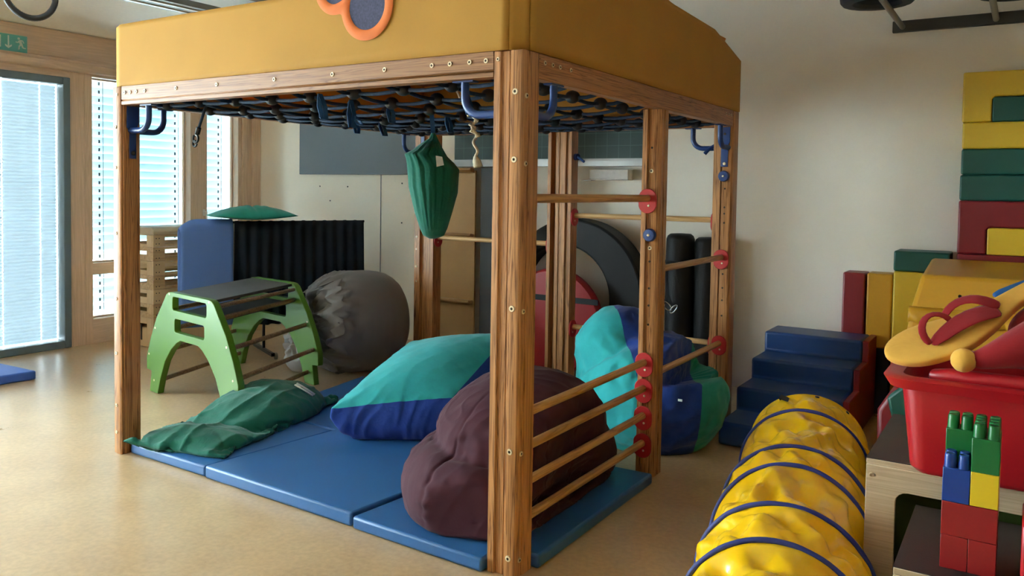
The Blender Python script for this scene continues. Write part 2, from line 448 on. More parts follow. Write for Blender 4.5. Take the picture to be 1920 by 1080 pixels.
tag(tr.build('trim_2', M_frame_z), kind='structure')
tr = MB(); tr.box(X1, X1+.012, 3.36, 3.43, 0, 2.494); tr.box(X1, X1+.03, 3.49, 3.598, 0, 2.494)
tag(tr.build('trim_3', M_frame_z, bevel=.004), kind='structure')
def window(n, ys, zs, wsash, cat=None):
    fr = None; f = MB()
    for (z0, z1) in zs:
        y0, y1 = ys
        f.box(X0-.0, X0+.05, y0, y0+wsash, z0, z1); f.box(X0, X0+.05, y1-wsash, y1, z0, z1)
        f.box(X0, X0+.05, y0+wsash, y1-wsash, z0, z0+wsash); f.box(X0, X0+.05, y0+wsash, y1-wsash, z1-wsash, z1)
    fr = f.build('window_%d' % n, M_frame_z, bevel=.004); tag(fr, kind='structure')
    for (z0, z1) in zs:
        MB().box(X0+.02, X0+.026, ys[0]+wsash, ys[1]-wsash, z0+wsash, z1-wsash).build('pane', M_glass, fr)
    return fr
w1 = window(1, (1.672, 2.715), ((.75, 2.472), (.228, .645)), .012)
w2 = window(2, (2.913, 3.312), ((.75, 2.472), (.228, .645)), .012)
w3 = window(3, (-2.05, -.25), ((.16, 2.46),), .05)
w4 = window(4, (-4.3, -2.25), ((.16, 2.46),), .05)
M_white = plain('white_plastic', (225, 224, 218), 0.4, var=0.02)
hb = MB(); hb.box(X1, X1+.012, 2.86, 2.885, 1.17, 1.24); hb.tube([(X1+.006, 2.872, 1.215), (X1+.045, 2.872, 1.215), (X1+.05, 2.872, 1.20), (X1+.05, 2.872, 1.09)], .009, 8)
hb.build('handle', M_white, w2, smooth='auto')
# glazed door with a grey metal frame
M_greyframe = plain('grey_blue_metal', (104, 122, 130), 0.45, var=0.04, spec=0.5)
d = MB()
d.box(X0+.02, X1+.015, -.05, .012, 0, 2.437); d.box(X0+.02, X1+.015, 1.402, 1.464, 0, 2.437)
d.box(X0+.02, X1+.015, .012, 1.402, 2.372, 2.437); d.box(X0+.02, X1+.015, .012, 1.402, 0, .066)
dr = d.build('door_1', M_greyframe, bevel=.006); tag(dr, kind='structure')
MB().box(X0+.05, X0+.056, .012, 1.402, .066, 2.372).build('pane', M_glass, dr)

# ---------------------------------------------------------------- blinds
M_slat = translucent('pale_blue_slat', (176, 204, 214), .015, .5, (176, 214, 224))
M_cord = plain('blind_cord', (60, 66, 72), .8)
M_pleat = translucent('white_pleated_fabric', (208, 216, 222), .036, .9, (192, 206, 214))
def venetian(label, y0, y1, z0, z1, xc, pitch=.078, cords=2):
    root = thing('venetian_blind', label, 'blind', (xc, (y0+y1)/2, z0), 'slatted blinds behind the windows')
    b = MB(); z = z1-.02
    while z > z0:
        a = R(72); hw = .0421
        pts = []
        for i in range(5):
            s = -1+i/2; bow = .006*(1-s*s)
            pts.append((xc+s*hw*math.cos(a)-bow*math.sin(a), z + s*hw*math.sin(a)))
        vs = [(p[0], y0, p[1]) for p in pts]+[(p[0], y1, p[1]) for p in pts]
        b.add(vs, [(i, i+1, 6+i, 5+i) for i in range(4)])
        z -= pitch
    b.build('slats', M_slat, root, smooth=True)
    for i in range(cords):
        c = MB()
        y = y0+(y1-y0)*(.16+.62*i) if cords > 1 else (y0+y1)/2
        c.tube([(xc+.052, y, z1), (xc+.052, y, z0)], .003, 6); 
        zz = z1-.02
        while zz > z0: c.box(xc+.046, xc+.054, y-.045, y-.030, zz-.018, zz+.012); zz -= pitch
        c.build('cord', M_cord, root)
    MB().box(xc-.03, xc+.03, y0, y1, z1, z1+.05).build('head_rail', M_white, root)
    return root
venetian('pale slatted blind behind the wide window beside the left post', 1.66, 2.97, .74, 2.46, X0-.07)
venetian('small slatted blind in the low pane left of the wooden vaulting box', 1.66, 2.97, .22, .64, X0-.07)
venetian('narrow slatted blind in the right-hand window next to the white wall', 2.99, 3.44, .74, 2.46, X0-.07, cords=1)
venetian('short slatted blind in the low pane behind the draped blue mat', 2.99, 3.44, .22, .64, X0-.07, cords=1)
root = thing('pleated_blind', 'finely pleated white blind covering the grey-framed glass door', 'blind', (X0+.035, .7, .07))
n = 150; z0, z1 = .075, 2.365; b = MB()
for ya, yb2 in ((.014, .2985), (.3015, .6135), (.6165, .9333), (.9367, 1.2523), (1.2557, 1.395)):
    vs = []
    for i in range(n+1):
        z = z0+(z1-z0)*i/n; x = X0+.035+(.007 if i % 2 else -.007)
        vs += [(x, ya, z), (x, yb2, z)]
    b.add(vs, [(2*i, 2*i+1, 2*i+3, 2*i+2) for i in range(n)])
b.build('pleated_fabric', M_pleat, root)
for y in (.30, .615, .935, 1.254): MB().tube([(X0+.046, y, z0), (X0+.046, y, z1)], .0015, 6).build('guide_cord', translucent('bright_guide_cord', (244, 248, 250), .10, .5, (255, 255, 255)), root)

# wall panels, chalk board, trays
M_grey = plain('grey_board', (102, 110, 116), .6, var=.04, nscale=3)
gb = box_obj('pin_board', M_grey, (-5.035, -3.30, YB-.03, YB-.002, 1.625, 2.45), bevel=.004)
tag(gb, 'wide dark grey board on the white wall behind the frame', 'board')
origin_to(gb, (-4.1, YB-.002, 1.625))
tr = MB(); tr.box(-3.900, -3.892, YB-.004, YB-.0005, 0, 1.625); tag(tr.build('trim_4', M_grey), kind='structure')
M_screw = plain('dark_screw', (70, 70, 72), .4, metal=.6)
tr = MB()
for x, z in ((-4.75, 2.02), (-4.75, 1.5), (-4.35, 1.5), (-3.62, 1.54), (-3.62, 1.15), (-4.6, 1.35)): tr.lathe([(.008, 0), (.008, .004)], (x, YB-.001, z), (0, -1, 0), 8)
tag(tr.build('trim_5', M_screw), kind='structure')
def grid_mat():
    k = N('green_chalkboard'); k.b.inputs['Roughness'].default_value = .55
    v = k.coords((1, 1, 1)); s = k.n('ShaderNodeSeparateXYZ'); k.l(v, s.inputs[0])
    def line(o):
        m = k.n('ShaderNodeMath', _operation='DIVIDE'); m.inputs[1].default_value = .105; k.l(o, m.inputs[0])
        f = k.n('ShaderNodeMath', _operation='FRACT'); k.l(m.outputs[0], f.inputs[0])
        l = k.n('ShaderNodeMath', _operation='LESS_THAN'); l.inputs[1].default_value = .035; k.l(f.outputs[0], l.inputs[0]); return l.outputs[0]
    mx = k.n('ShaderNodeMath', _operation='MAXIMUM'); k.l(line(s.outputs[0]), mx.inputs[0]); k.l(line(s.outputs[2]), mx.inputs[1])
    k.l(k.ramp(mx.outputs[0], [(0, lin((44, 66, 60))), (1, lin((84, 108, 98)))]), k.b.inputs['Base Color'])
    return k.m
ch = box_obj('chalkboard', grid_mat(), (-2.95, -.98, YB-.045, YB-.002, 1.765, 2.75)); tag(ch, 'dark green chalkboard with a squared grid on the back wall', 'chalkboard')
origin_to(ch, (-2.95, YB-.002, 1.765))
M_alu = plain('brushed_aluminium', (176, 176, 174), .35, metal=.7, var=.05)
a = MB(); a.box(-2.95, -.98, YB-.11, YB-.046, 1.70, 1.715); a.box(-2.95, -.98, YB-.115, YB-.108, 1.70, 1.745); a.box(-2.95, -.98, YB-.05, YB-.046, 1.70, 1.765)
a.build('tray', M_alu, ch)
M_paper = plain('chalky_white', (214, 208, 200), .8, var=.08, nscale=20, bump=.3, bscale=40)
b = MB(); b.box(-1.86, -1.22, YB-.10, YB-.055, 1.716, 1.732); b.box(-1.7, -1.28, YB-.098, YB-.056, 1.733, 1.744)
r = b.build('ruler', M_paper); tag(r, 'long white ruler lying on the chalkboard tray', 'ruler'); origin_to(r, (-1.5, YB-.08, 1.716))
eb = thing('chalk_box', 'small white open box under the chalkboard tray', 'box', (-1.33, YB-.05, 1.58))
b = MB(); b.box(-1.52, -1.155, YB-.10, YB-.001, 1.585, 1.592); b.box(-1.505, -1.155, YB-.10, YB-.09, 1.592, 1.672); b.box(-1.505, -1.155, YB-.012, YB-.001, 1.592, 1.672); b.box(-1.505, -1.495, YB-.09, YB-.012, 1.592, 1.672); b.box(-1.165, -1.155, YB-.09, YB-.012, 1.592, 1.672)
b.build('box_body', M_paper, eb, bevel=.003)
b = MB(); b.box(-1.58, -1.49, YB-.10, YB-.02, 1.578, 1.584); b.build('shelf_plate', M_alu, eb)
# tall grey panel behind the plywood board
gp = box_obj('grey_panel', M_grey, (-2.64, -2.32, YB-.05, YB-.004, 0, 1.69)); tag(gp, 'tall narrow grey panel standing against the wall beside the plywood board', 'panel'); origin_to(gp, (-2.5, YB-.02, 0))
# exit sign over the door
def sign():
    root = thing('exit_sign', 'green exit sign with arrow and running figure above the door', 'sign', (X1+.006, .87, 2.67))
    M_g = plain('sign_green', (100, 182, 176), .45, var=.02); M_w = plain('sign_white', (222, 236, 226), .5, var=.01)
    MB().box(X1+.001, X1+.008, .56, 1.098, 2.60, 2.742).build('plate', M_g, root)
    xs = X1+.0085; xe = xs+.002
    def poly(name, pts): MB().prism(pts, xs, xe, 0).build(name, M_w, root)
    def bar(p, q, w_):
        p, q = Vector((p[0], p[1])), Vector((q[0], q[1])); n_ = Vector((-(q-p).y, (q-p).x)).normalized()*w_/2
        return [tuple(p-n_), tuple(q-n_), tuple(q+n_), tuple(p+n_)]
    yc, a = .945, MB()
    a.prism(bar((yc, 2.73), (yc, 2.635), .011), xs, xe, 0); a.prism([(yc-.027, 2.655), (yc-.027, 2.64), (yc, 2.622), (yc+.027, 2.643), (yc+.027, 2.657), (yc, 2.640)], xs, xe, 0)
    a.build('arrow', M_w, root)
    f = MB(); c = (1.028, 2.715)
    f.prism([(c[0]+.010*math.cos(R(k*30)), c[1]+.010*math.sin(R(k*30))) for k in range(12)], xs, xe, 0)
    for p, q, w_ in (((1.036, 2.70), (1.05, 2.662), .022), ((1.034, 2.700), (1.06, 2.70), .010), ((1.06, 2.70), (1.07, 2.680), .008), ((1.032, 2.697), (1.022, 2.680), .009), ((1.022, 2.680), (1.003, 2.684), .008),
                     ((1.052, 2.668), (1.062, 2.640), .013), ((1.062, 2.640), (1.085, 2.638), .010), ((1.046, 2.664), (1.030, 2.650), .012), ((1.030, 2.650), (1.030, 2.625), .010), ((1.030, 2.626), (1.022, 2.626), .008)):
        f.prism(bar(p, q, w_), xs, xe, 0)
    f.build('running_figure', M_w, root)
    dd = MB(); dd.prism([(.60, 2.625), (.885, 2.625), (.885, 2.632), (.60, 2.632)], xs, xe, 0); dd.prism([(.878, 2.632), (.885, 2.632), (.885, 2.725), (.878, 2.725)], xs, xe, 0); dd.prism([(.60, 2.718), (.878, 2.718), (.878, 2.725), (.60, 2.725)], xs, xe, 0)
    dd.build('door_symbol', M_w, root)
sign()
# pendant strip light and hose under the ceiling
M_steel = plain('grey_steel', (150, 148, 142), .35, metal=.8, var=.05)
lp = thing('pendant_lamp', 'long grey pendant strip light hanging under the white ceiling', 'lamp', (-3.5, .6, HC(-3.5)))
b = MB(); b.prism([(-3.63, 2.735), (-3.37, 2.735), (-3.40, 2.785), (-3.60, 2.785)], -.9, 2.3, 1); b.build('housing', plain('grey_lamp_housing', (128, 124, 116), .4, metal=.3), lp, bevel=.004)
b = MB()
for i in range(60):
    y = -.88+i*.053; b.box(-3.655, -3.605, y, y+.030, 2.742, 2.775)
b.build('louvre', M_white, lp)
b = MB()
for x in (-3.56, -3.44): b.box(x-.012, x+.012, -.88, 2.28, 2.726, 2.736)
b.build('tube_cover', plain('lamp_diffuser', (206, 208, 202), .3), lp)
for y in (-.4, 1.05, 1.9): MB().tube([(-3.5, y, 2.785), (-3.5, y, HC(-3.5)-.0005)], .006, 8).build('rod', M_steel, lp)
b = MB(); b.prism([(-3.30, 2.86), (-3.18, 2.86), (-3.18, HC(-3.18)-.001), (-3.30, HC(-3.30)-.001)], .4, 2.6, 1); cr = b.build('ceiling_track', plain('track_grey', (150, 142, 130), .5), bevel=.004); tag(cr, 'flat grey track fixed to the ceiling beside the strip light', 'track'); origin_to(cr, (-3.24, 1.5, HC(-3.24)-.001))
hs = MB(); pts = []
cx, cz, hx = .262, 2.742, -4.0
pts = [Vector((hx, cx-.24, HC(hx)-.001)), Vector((hx, cx-.19, 2.79))]+arc((hx, cx, cz), .165, 180, 360, 22, ((0, 1, 0), (0, 0, 1)))+[Vector((hx, cx+.19, 2.79)), Vector((hx, cx+.24, HC(hx)-.001))]
fine = []
for a_, b_ in zip(pts, pts[1:]):
    m = max(2, int((b_-a_).length/.0045))
    fine += [a_.lerp(b_, i/m) for i in range(m)]
fine.append(pts[-1])
hs.tube(fine, [.021 if i % 2 else .0165 for i in range(len(fine))], 12)
ho = hs.build('spiral_hose', plain('black_rubber', (46, 48, 50), .5), smooth=True); tag(ho, 'black ribbed hose looping down from the ceiling above the door', 'hose'); origin_to(ho, (hx, cx, HC(hx)-.001))
# ---------------------------------------------------------------- the climbing frame
HT, HB = 2.02, 1.919
M_post = wood('larch_post', 2, (186, 132, 82), (112, 68, 34), 1.0, .42, ring=42)
M_bx = wood('larch_beam_x', 0, (156, 110, 68), (112, 70, 38), 1.0, .42, ring=46)
M_by = wood('larch_beam_y', 1, (172, 118, 72), (122, 76, 42), 1.0, .42, ring=46)
M_rx = wood('rung_x', 0, (206, 166, 112), (176, 132, 80), .8, .4)
M_ry = wood('rung_y', 1, (196, 148, 90), (160, 112, 60), .8, .4)
M_red = plain('red_plastic', (178, 34, 36), .4, var=.04)
M_bluep = plain('blue_painted_steel', (30, 62, 118), .35, var=.05, spec=.5)
M_brass = plain('pale_washer', (214, 196, 160), .4, metal=.4, var=.04)
M_dark = plain('bolt_head', (58, 50, 42), .4, metal=.6)
cf = thing('jungle_gym', 'large square wooden climbing frame with a yellow canopy and blue rope net', 'climbing frame', (-1.3, 1.33, 0))
def grooved(x0, x1, y0, y1, face='front', g=(.33, .70)):
    """post outline with shallow grooves on the front (-y) and right (+x) faces"""
    p = [(x0, y0)]
    for t in g:
        x = x0+(x1-x0)*t; p += [(x-.003, y0), (x-.002, y0+.006), (x+.002, y0+.006), (x+.003, y0)]
    p += [(x1-.012, y0), (x1, y0+.012)]
    for t in g:
        y = y0+(y1-y0)*t; p += [(x1, y-.003), (x1-.006, y-.002), (x1-.006, y+.002), (x1, y+.003)]
    p += [(x1, y1), (x0, y1)]
    return p
def bolt(parent, c, ax, r=.011):
    b = MB(); b.lathe([(r, 0), (r*1.0, .0035), (r*.9, .0045), (r*.45, .0045), (r*.42, .002), (.0005, .002)], c, ax, 14)
    b.mi = [1 if i >= 3*14 and i != 5*14 else 0 for i in range(len(b.f))]; return b.build('bolt', [M_brass, M_dark], parent, smooth='auto')
def hole(parent, c, ax, r=.006):
    b = MB(); b.lathe([(r, 0), (r, .002), (r*.6, .0025), (r*.5, .001)], c, ax, 10); return b.build('screw', M_dark, parent, smooth='auto')
P = {}
# near corner
poly = [(-.132, 0), (-.102, 0), (-.100, .006), (-.097, .010), (-.066, .010), (-.064, .018), (-.060, .018), (-.058, .002), (-.010, .002), (0, .012), (0, .036), (-.007, .040), (-.007, .044), (0, .048), (0, .117), (-.132, .117)]
P['B'] = MB().prism(poly, 0, HT-.004).build('corner_post', M_post, cf, bevel=.002, seg=1)
for z in (1.86, 1.605, 1.04, .49, .075): bolt(P['B'], (-.035, .002, z), (0, -1, 0), .012)
for z in (1.845, 1.59, 1.03, .484, .07): bolt(P['B'], (0, .024, z), (1, 0, 0), .010)
bolt(P['B'], (-.113, 0, 1.985), (0, -1, 0), .008)
# far left corner
poly = [(-2.635, 0), (-2.612, 0), (-2.610, -.004), (-2.570, -.004), (-2.562, 0), (-2.562, .008), (-2.566, .012), (-2.56, .016), (-2.56, .11), (-2.635, .11)]
P['A'] = MB().prism(poly, 0, HT-.004).build('corner_post', M_post, cf, bevel=.002, seg=1)
for z in (1.80, 1.58, 1.22, .86, .56, .27, .12): bolt(P['A'], (-2.604, -.004, z), (0, -1, 0), .009)
bolt(P['A'], (-2.588, -.004, 1.975), (0, -1, 0), .008)
# middle post of the right-hand side
poly = [(-.095, 1.335), (-.068, 1.335), (-.066, 1.352), (-.018, 1.352), (0, 1.365), (0, 1.395), (-.006, 1.398), (-.006, 1.404), (0, 1.407), (0, 1.45), (-.095, 1.45)]
P['C'] = MB().prism(poly, 0, HB-.001).build('middle_post', M_post, cf, bevel=.002, seg=1)
for z, k in ((1.72, 0), (1.60, 1), (1.50, 0), (1.20, 1), (1.13, 0), (.99, 0), (.90, 0), (.80, 0), (.12, 0)): (bolt if k else hole)(P['C'], (-.048, 1.352, z), (0, -1, 0))
# far right corner
poly = [(-.125, 2.55), (-.075, 2.55), (-.074, 2.562), (-.068, 2.562), (-.067, 2.55), (-.012, 2.55), (0, 2.562), (0, 2.66), (-.125, 2.66)]
P['D'] = MB().prism(poly, 0, HT-.004).build('corner_post', M_post, cf, bevel=.002, seg=1)
for z in (1.52, 1.40, 1.36, 1.30, .97, .88, .80, .70): hole(P['D'], (-.045, 2.55, z), (0, -1, 0))
# far left-back corner and middle post of the back
poly = [(-2.60, 2.55), (-2.545, 2.55), (-2.540, 2.575), (-2.480, 2.575), (-2.475, 2.555), (-2.41, 2.555), (-2.41, 2.66), (-2.60, 2.66)]
P['E'] = MB().prism(poly, 0, HT-.004).build('corner_post', M_post, cf, bevel=.002, seg=1)
for z in (1.82, 1.62, 1.1, 1.0, .86, .74): bolt(P['E'], (-2.575, 2.55, z), (0, -1, 0), .008)
poly = [(-1.36, 2.55), (-1.332, 2.55), (-1.330, 2.60), (-1.296, 2.60), (-1.294, 2.552), (-1.265, 2.552), (-1.262, 2.56), (-1.258, 2.552), (-1.212, 2.552), (-1.21, 2.565), (-1.17, 2.565), (-1.17, 2.66), (-1.36, 2.66)]
P['F'] = MB().prism(poly, 0, HB-.001).build('middle_post', M_post, cf, bevel=.002, seg=1)
# beams
bm_ = MB(); bm_.prism([(-.0, HB), (.055, HB), (.055, HT-.002), (0, HT-.002), (0, HB+.028), (.006, HB+.025), (.006, HB+.022), (0, HB+.019)][::1], -2.558, -.134, 0)
fb = bm_.build('front_beam', M_bx, cf, bevel=.002, seg=1)
for x in (-2.525, -2.475, -2.42, -2.345, -2.08, -1.76, -1.35, -.98, -.68, -.43, -.34, -.245, -.168): bolt(fb, (x, 0, 1.983), (0, -1, 0), .010)
def beam(name, b, m): return MB().box(*b).build(name, m, cf, bevel=.003)
rb = beam('side_beam', (-.055, -.002, .119, 2.548, HB, HT-.002), M_by)
for y in (.16, .22, .28, .37, 2.40, 2.45, 2.50): bolt(rb, (-.002, y, 1.985), (1, 0, 0), .009)
MB().box(-.004, .002, .12, 2.548, HB+.075, HB+.08).build('groove_strip', M_by, rb)
beam('side_beam', (-2.61, -2.555, .112, 2.548, HB, HT-.002), M_by)
beam('back_beam', (-2.408, -.127, 2.60, 2.655, HB, HT-.002), M_bx)
# rungs with their red holders
def rung(a, b, m, r=.0185, discs=True):
    a, b = Vector(a), Vector(b)
    o = MB().tube([a, b], r, 16).build('rung', m, cf, smooth='auto')
    if discs:
        d = (b-a).normalized()
        for p, s in ((a, 1), (b, -1)):
            u = Vector((0, 0, 1)); w_ = d.cross(u); k = MB()
            out = []
            for i in range(28):
                t = 2*math.pi*i/28; c, s_ = math.cos(t), math.sin(t)
                out.append(p - u*.014 + w_*(.050*c) + u*(.016*(1 if s_ > 0 else -1)*min(1, abs(s_)*6) + .048*s_))
            dd = d*s*.012
            vs = [tuple(q) for q in out]+[tuple(q+dd) for q in out]
            k.add(vs, [tuple(range(28)), tuple(range(28, 56))]+[(i, (i+1) % 28, 28+(i+1) % 28, 28+i) for i in range(28)])
            h_ = k.build('holder', M_red, cf, bevel=.003)
            c0 = p+d*s*.012-u*.038+w_*.008
            MB().lathe([(.006, 0), (.006, .002), (.003, .003)], c0, d*s, 10).build('screw', M_brass, h_, smooth='auto')
xr = -.056
for z in (1.458, .605, .468, .325, .180): rung((xr, .118, z), (xr, 1.334, z), M_ry)
for z in (1.078, .520): rung((xr, 1.451, z), (xr, 2.549, z), M_ry)
yb_ = 2.61
rung((-2.409, yb_, 1.10), (-1.361, yb_, 1.10), M_rx); rung((-1.169, yb_, 1.315), (-.126, yb_, 1.315), M_rx); rung((-1.169, yb_, .505), (-.126, yb_, .505), M_rx)
# blue knobs
def knob(c, ax=(0, -1, 0), r=.034):
    b = MB(); b.lathe([(r*.6, 0), (r, .006), (r, .020), (r*.85, .028), (.002, .030)], c, ax, 20); k = b.build('knob', M_bluep, cf, smooth='auto')
    cc = Vector(c)+Vector(ax)*.028; MB().lathe([(.007, 0), (.007, .006), (.003, .008)], cc, ax, 10).build('screw', M_brass, k, smooth='auto')
knob((-.046, 1.352, 1.268)); knob((-.050, 2.55, 1.60), r=.036)
b = MB(); b.tube([(-1.168, 2.61, 1.735), (-1.14, 2.60, 1.735)], .024, 12); b.tube([(-1.14, 2.60, 1.735), (-1.10, 2.58, 1.715), (-1.075, 2.57, 1.70)], .010, 8); b.build('hook', M_bluep, cf, smooth='auto')
# bent tube braces in the corners
def brace(c, d, size=.165, drop=.135, plate=None):
    """from the beam underside down and round into the post; c = top corner where post and beam meet, d = direction along the beam"""
    c, d = Vector(c), Vector(d); r = .07; z = Vector((0, 0, 1))
    top = c+d*size; pts = [top, top-z*(drop-r)]
    pts += [top-d*r-z*(drop-r)+d*r*math.cos(R(a))-z*r*math.sin(R(a)) for a in range(15, 91, 15)]
    pts.append(c-z*drop)
    b = MB().tube(pts, .0165, 12); fl = top; w_ = z.cross(d)
    q = [fl+d*.05+w_*.02, fl-d*.05+w_*.02, fl-d*.05-w_*.02, fl+d*.05-w_*.02]
    b.add([tuple(p-z*.006) for p in q]+[tuple(p-z*.0005) for p in q], [(0, 1, 2, 3), (7, 6, 5, 4), (0, 4, 5, 1), (1, 5, 6, 2), (2, 6, 7, 3), (3, 7, 4, 0)])
    return b.build('brace', M_bluep, cf, smooth='auto')
zb = HB-.0005
brace((-2.56, .055, zb), (1, 0, 0)); brace((-2.59, .111, zb), (0, 1, 0)); brace((-.133, .045, zb), (-1, 0, 0)); brace((-.03, .118, zb), (0, 1, 0))
brace((-.126, 2.62, zb), (-1, 0, 0)); brace((-.03, 2.549, zb), (0, -1, 0)); brace((-2.58, 2.549, zb), (0, -1, 0))
def plate(x0, x1, y0, y1, z0, z1, nm='brace_plate'):
    return MB().box(x0, x1, y0, y1, z0, z1).build(nm, M_bluep, cf, bevel=.002)
pl = MB(); pl.prism([(.045, 1.63), (.085, 1.63), (.085, 1.78), (.100, 1.83), (.100, 1.915), (.030, 1.915), (.030, 1.80), (.045, 1.78)], -2.559, -2.553, 0); pa = pl.build('brace_plate', M_bluep, cf, bevel=.002)
MB().lathe([(.012, 0), (.012, .006), (.006, .008)], (-2.553, .065, 1.66), (1, 0, 0), 10).build('bolt', M_dark, pa)
pl = MB(); pl.prism([(-.075, 1.66), (-.028, 1.66), (-.028, 1.80), (-.018, 1.82), (-.018, 1.915), (-.10, 1.915), (-.10, 1.86), (-.095, 1.82), (-.075, 1.80)], 2.543, 2.549, 1); pd = pl.build('brace_plate', M_bluep, cf, bevel=.002)
MB().lathe([(.010, 0), (.010, .004), (.005, .005)], (-.050, 2.543, 1.68), (0, -1, 0), 12).build('bolt', M_brass, pd); MB().lathe([(.008, 0), (.008, .004), (.004, .005)], (-.052, 2.543, 1.87), (0, -1, 0), 12).build('bolt', M_dark, pd)
b = MB(); b.tube([(-.13, 2.58, 1.80), (-.165, 2.57, 1.775), (-.19, 2.565, 1.745)], [.010, .012, .012], 8); b.build('lever', M_bluep, cf, smooth='auto')
MB().box(-2.555, -2.51, 2.552, 2.556, 1.76, 1.915).build('brace_plate', M_bluep, cf)

# canopy: four cloth walls standing on the beams
M_can = translucent('yellow_canvas', (188, 142, 60), .20, .75, (236, 128, 30))
M_or = plain('orange_hem', (214, 112, 48), .8, var=.08, nscale=12, bump=.2, bscale=20)
M_mesh = plain('dark_blue_mesh', (66, 68, 92), .9, var=.25, nscale=120)
def wallcloth(name, path, prof, n=60, m=14, th=.012):
    """path: (x,y) from start to end; prof: [(s, top z)]; soft swells"""
    pts = [Vector((p[0], p[1])) for p in path]; L = [0]
    for a_, b_ in zip(pts, pts[1:]): L.append(L[-1]+(b_-a_).length)
    def at(s):
        for i in range(len(pts)-1):
            if s <= L[i+1] or i == len(pts)-2: return pts[i].lerp(pts[i+1], (s-L[i])/(L[i+1]-L[i])), (pts[i+1]-pts[i]).normalized()
    vs = []; 
    for i in range(n+1):
        s = L[-1]*i/n; p, d = at(s); nn = Vector((d.y, -d.x)); top = sect(prof, s)
        for j in range(m+1):
            z = HT-.001+(top-HT+.001)*j/m
            k = .005*mnoise.noise(Vector((s*1.7, z*2.5, 3.1)))*math.sin(math.pi*j/m)*min(1, 6*min(i, n-i)/n)
            vs.append((p.x+nn.x*k, p.y+nn.y*k, z))
    fs = [(i*(m+1)+j, (i+1)*(m+1)+j, (i+1)*(m+1)+j+1, i*(m+1)+j+1) for i in range(n) for j in range(m)]
    return MB().add(vs, fs).build(name, M_can, cf, smooth='auto', solid=th)
y0, x0 = .004, -.004
front = wallcloth('canopy_wall', [(-2.598, y0), (-.068, y0)], [(0, 2.335), (.02, 2.35), (1.30, 2.35), (1.55, 2.60), (2.1, 2.62), (2.53, 2.58)], 70)
corner = wallcloth('canopy_wall', [(-.068, y0), (x0-.004, .050)], [(0, 2.58), (1, 2.58)], 4, 12)
side = wallcloth('canopy_wall', [(x0, .05), (x0, 2.668)], [(0, 2.58), (.5, 2.56), (1.42, 2.475), (2.09, 2.46), (2.33, 2.41), (2.618, 2.347)], 60)
back = wallcloth('canopy_wall', [(x0, 2.668), (-2.612, 2.668)], [(0, 2.347), (.3, 2.44), (1.3, 2.44), (2.3, 2.40), (2.61, 2.335)], 50)
left = wallcloth('canopy_wall', [(-2.612, 2.668), (-2.612, .012)], [(0, 2.335), (1.3, 2.44), (2.65, 2.335)], 50)
b = MB(); vs = []; n_ = 24
for i in range(n_+1):
    for j in range(n_+1):
        x = -2.60+2.588*i/n_; y = .012+2.645*j/n_; u_, v_ = 2*i/n_-1, 2*j/n_-1
        vs.append((x, y, 2.325+.11*(1-u_*u_)**.5*(1-v_*v_)**.5+.01*mnoise.noise(Vector((x*2, y*2, 5)))))
b.add(vs, [(i*(n_+1)+j, (i+1)*(n_+1)+j, (i+1)*(n_+1)+j+1, i*(n_+1)+j+1) for i in range(n_) for j in range(n_)])
b.build('added_shade_roof', plain('rust_shade_cloth', (150, 88, 48), .85, var=.06), cf, smooth=True, solid=.006)  # cloth added across the open top to keep the canopy's inside dark
b = MB(); b.add([(-.10, 2.66, 2.50), (-.19, 2.66, 2.55), (-.22, 2.65, 2.49), (-.12, 2.65, 2.43), (-.16, 2.62, 2.53), (-.21, 2.63, 2.55)], [(0, 1, 2, 3), (0, 4, 5, 1)])
b.build('tie_flap', plain('orange_canvas', (196, 118, 40), .8), back, solid=.008)
# flower-shaped mesh window on the front
def blob(k):
    pts = []
    for i in range(120):
        a = 2*math.pi*i/120; r = .215+.062*math.cos(4*(a+R(45+8))) 
        pts.append((-.825+(r+k)*1.0*math.cos(a), 2.30+(r+k)*math.sin(a)))
    return pts
def flower(k):
    # four petals: circles joined
    pts = []; cs = [(-.775, 2.255), (-.955, 2.36), (-.84, 2.47), (-.70, 2.42)]; rr_ = [.145, .125, .12, .11]
    for i in range(160):
        a = 2*math.pi*i/160; d = Vector((math.cos(a), math.sin(a))); c0 = Vector((-.81, 2.35)); best = 0
        for c, r in zip(cs, rr_):
            q = c0-Vector(c); bq = q.dot(d); disc = bq*bq-(q.dot(q)-(r+k)**2)
            if disc > 0: best = max(best, -bq+math.sqrt(disc))
        pts.append(tuple(c0+d*best))
    # round the inner corners
    for _ in range(3): pts = [tuple((Vector(pts[i-1])+Vector(pts[i])*2+Vector(pts[(i+1) % len(pts)]))/4) for i in range(len(pts))]
    return pts
inn, out = flower(-.045), flower(0)
n = len(inn); yf = -.006
b = MB(); b.add([(p[0], yf-.004, p[1]) for p in out]+[(p[0], yf-.009, p[1]) for p in flower(-.012)]+[(p[0], yf-.009, p[1]) for p in flower(-.036)]+[(p[0], yf-.003, p[1]) for p in inn],
    [(r_*n+i, r_*n+(i+1) % n, (r_+1)*n+(i+1) % n, (r_+1)*n+i) for r_ in range(3) for i in range(n)])
b.build('window_hem', M_or, front, smooth=True)
b = MB(); b.prism([p for p in inn], yf-.002, yf+.0005, 1); b.build('window_mesh', M_mesh, front)

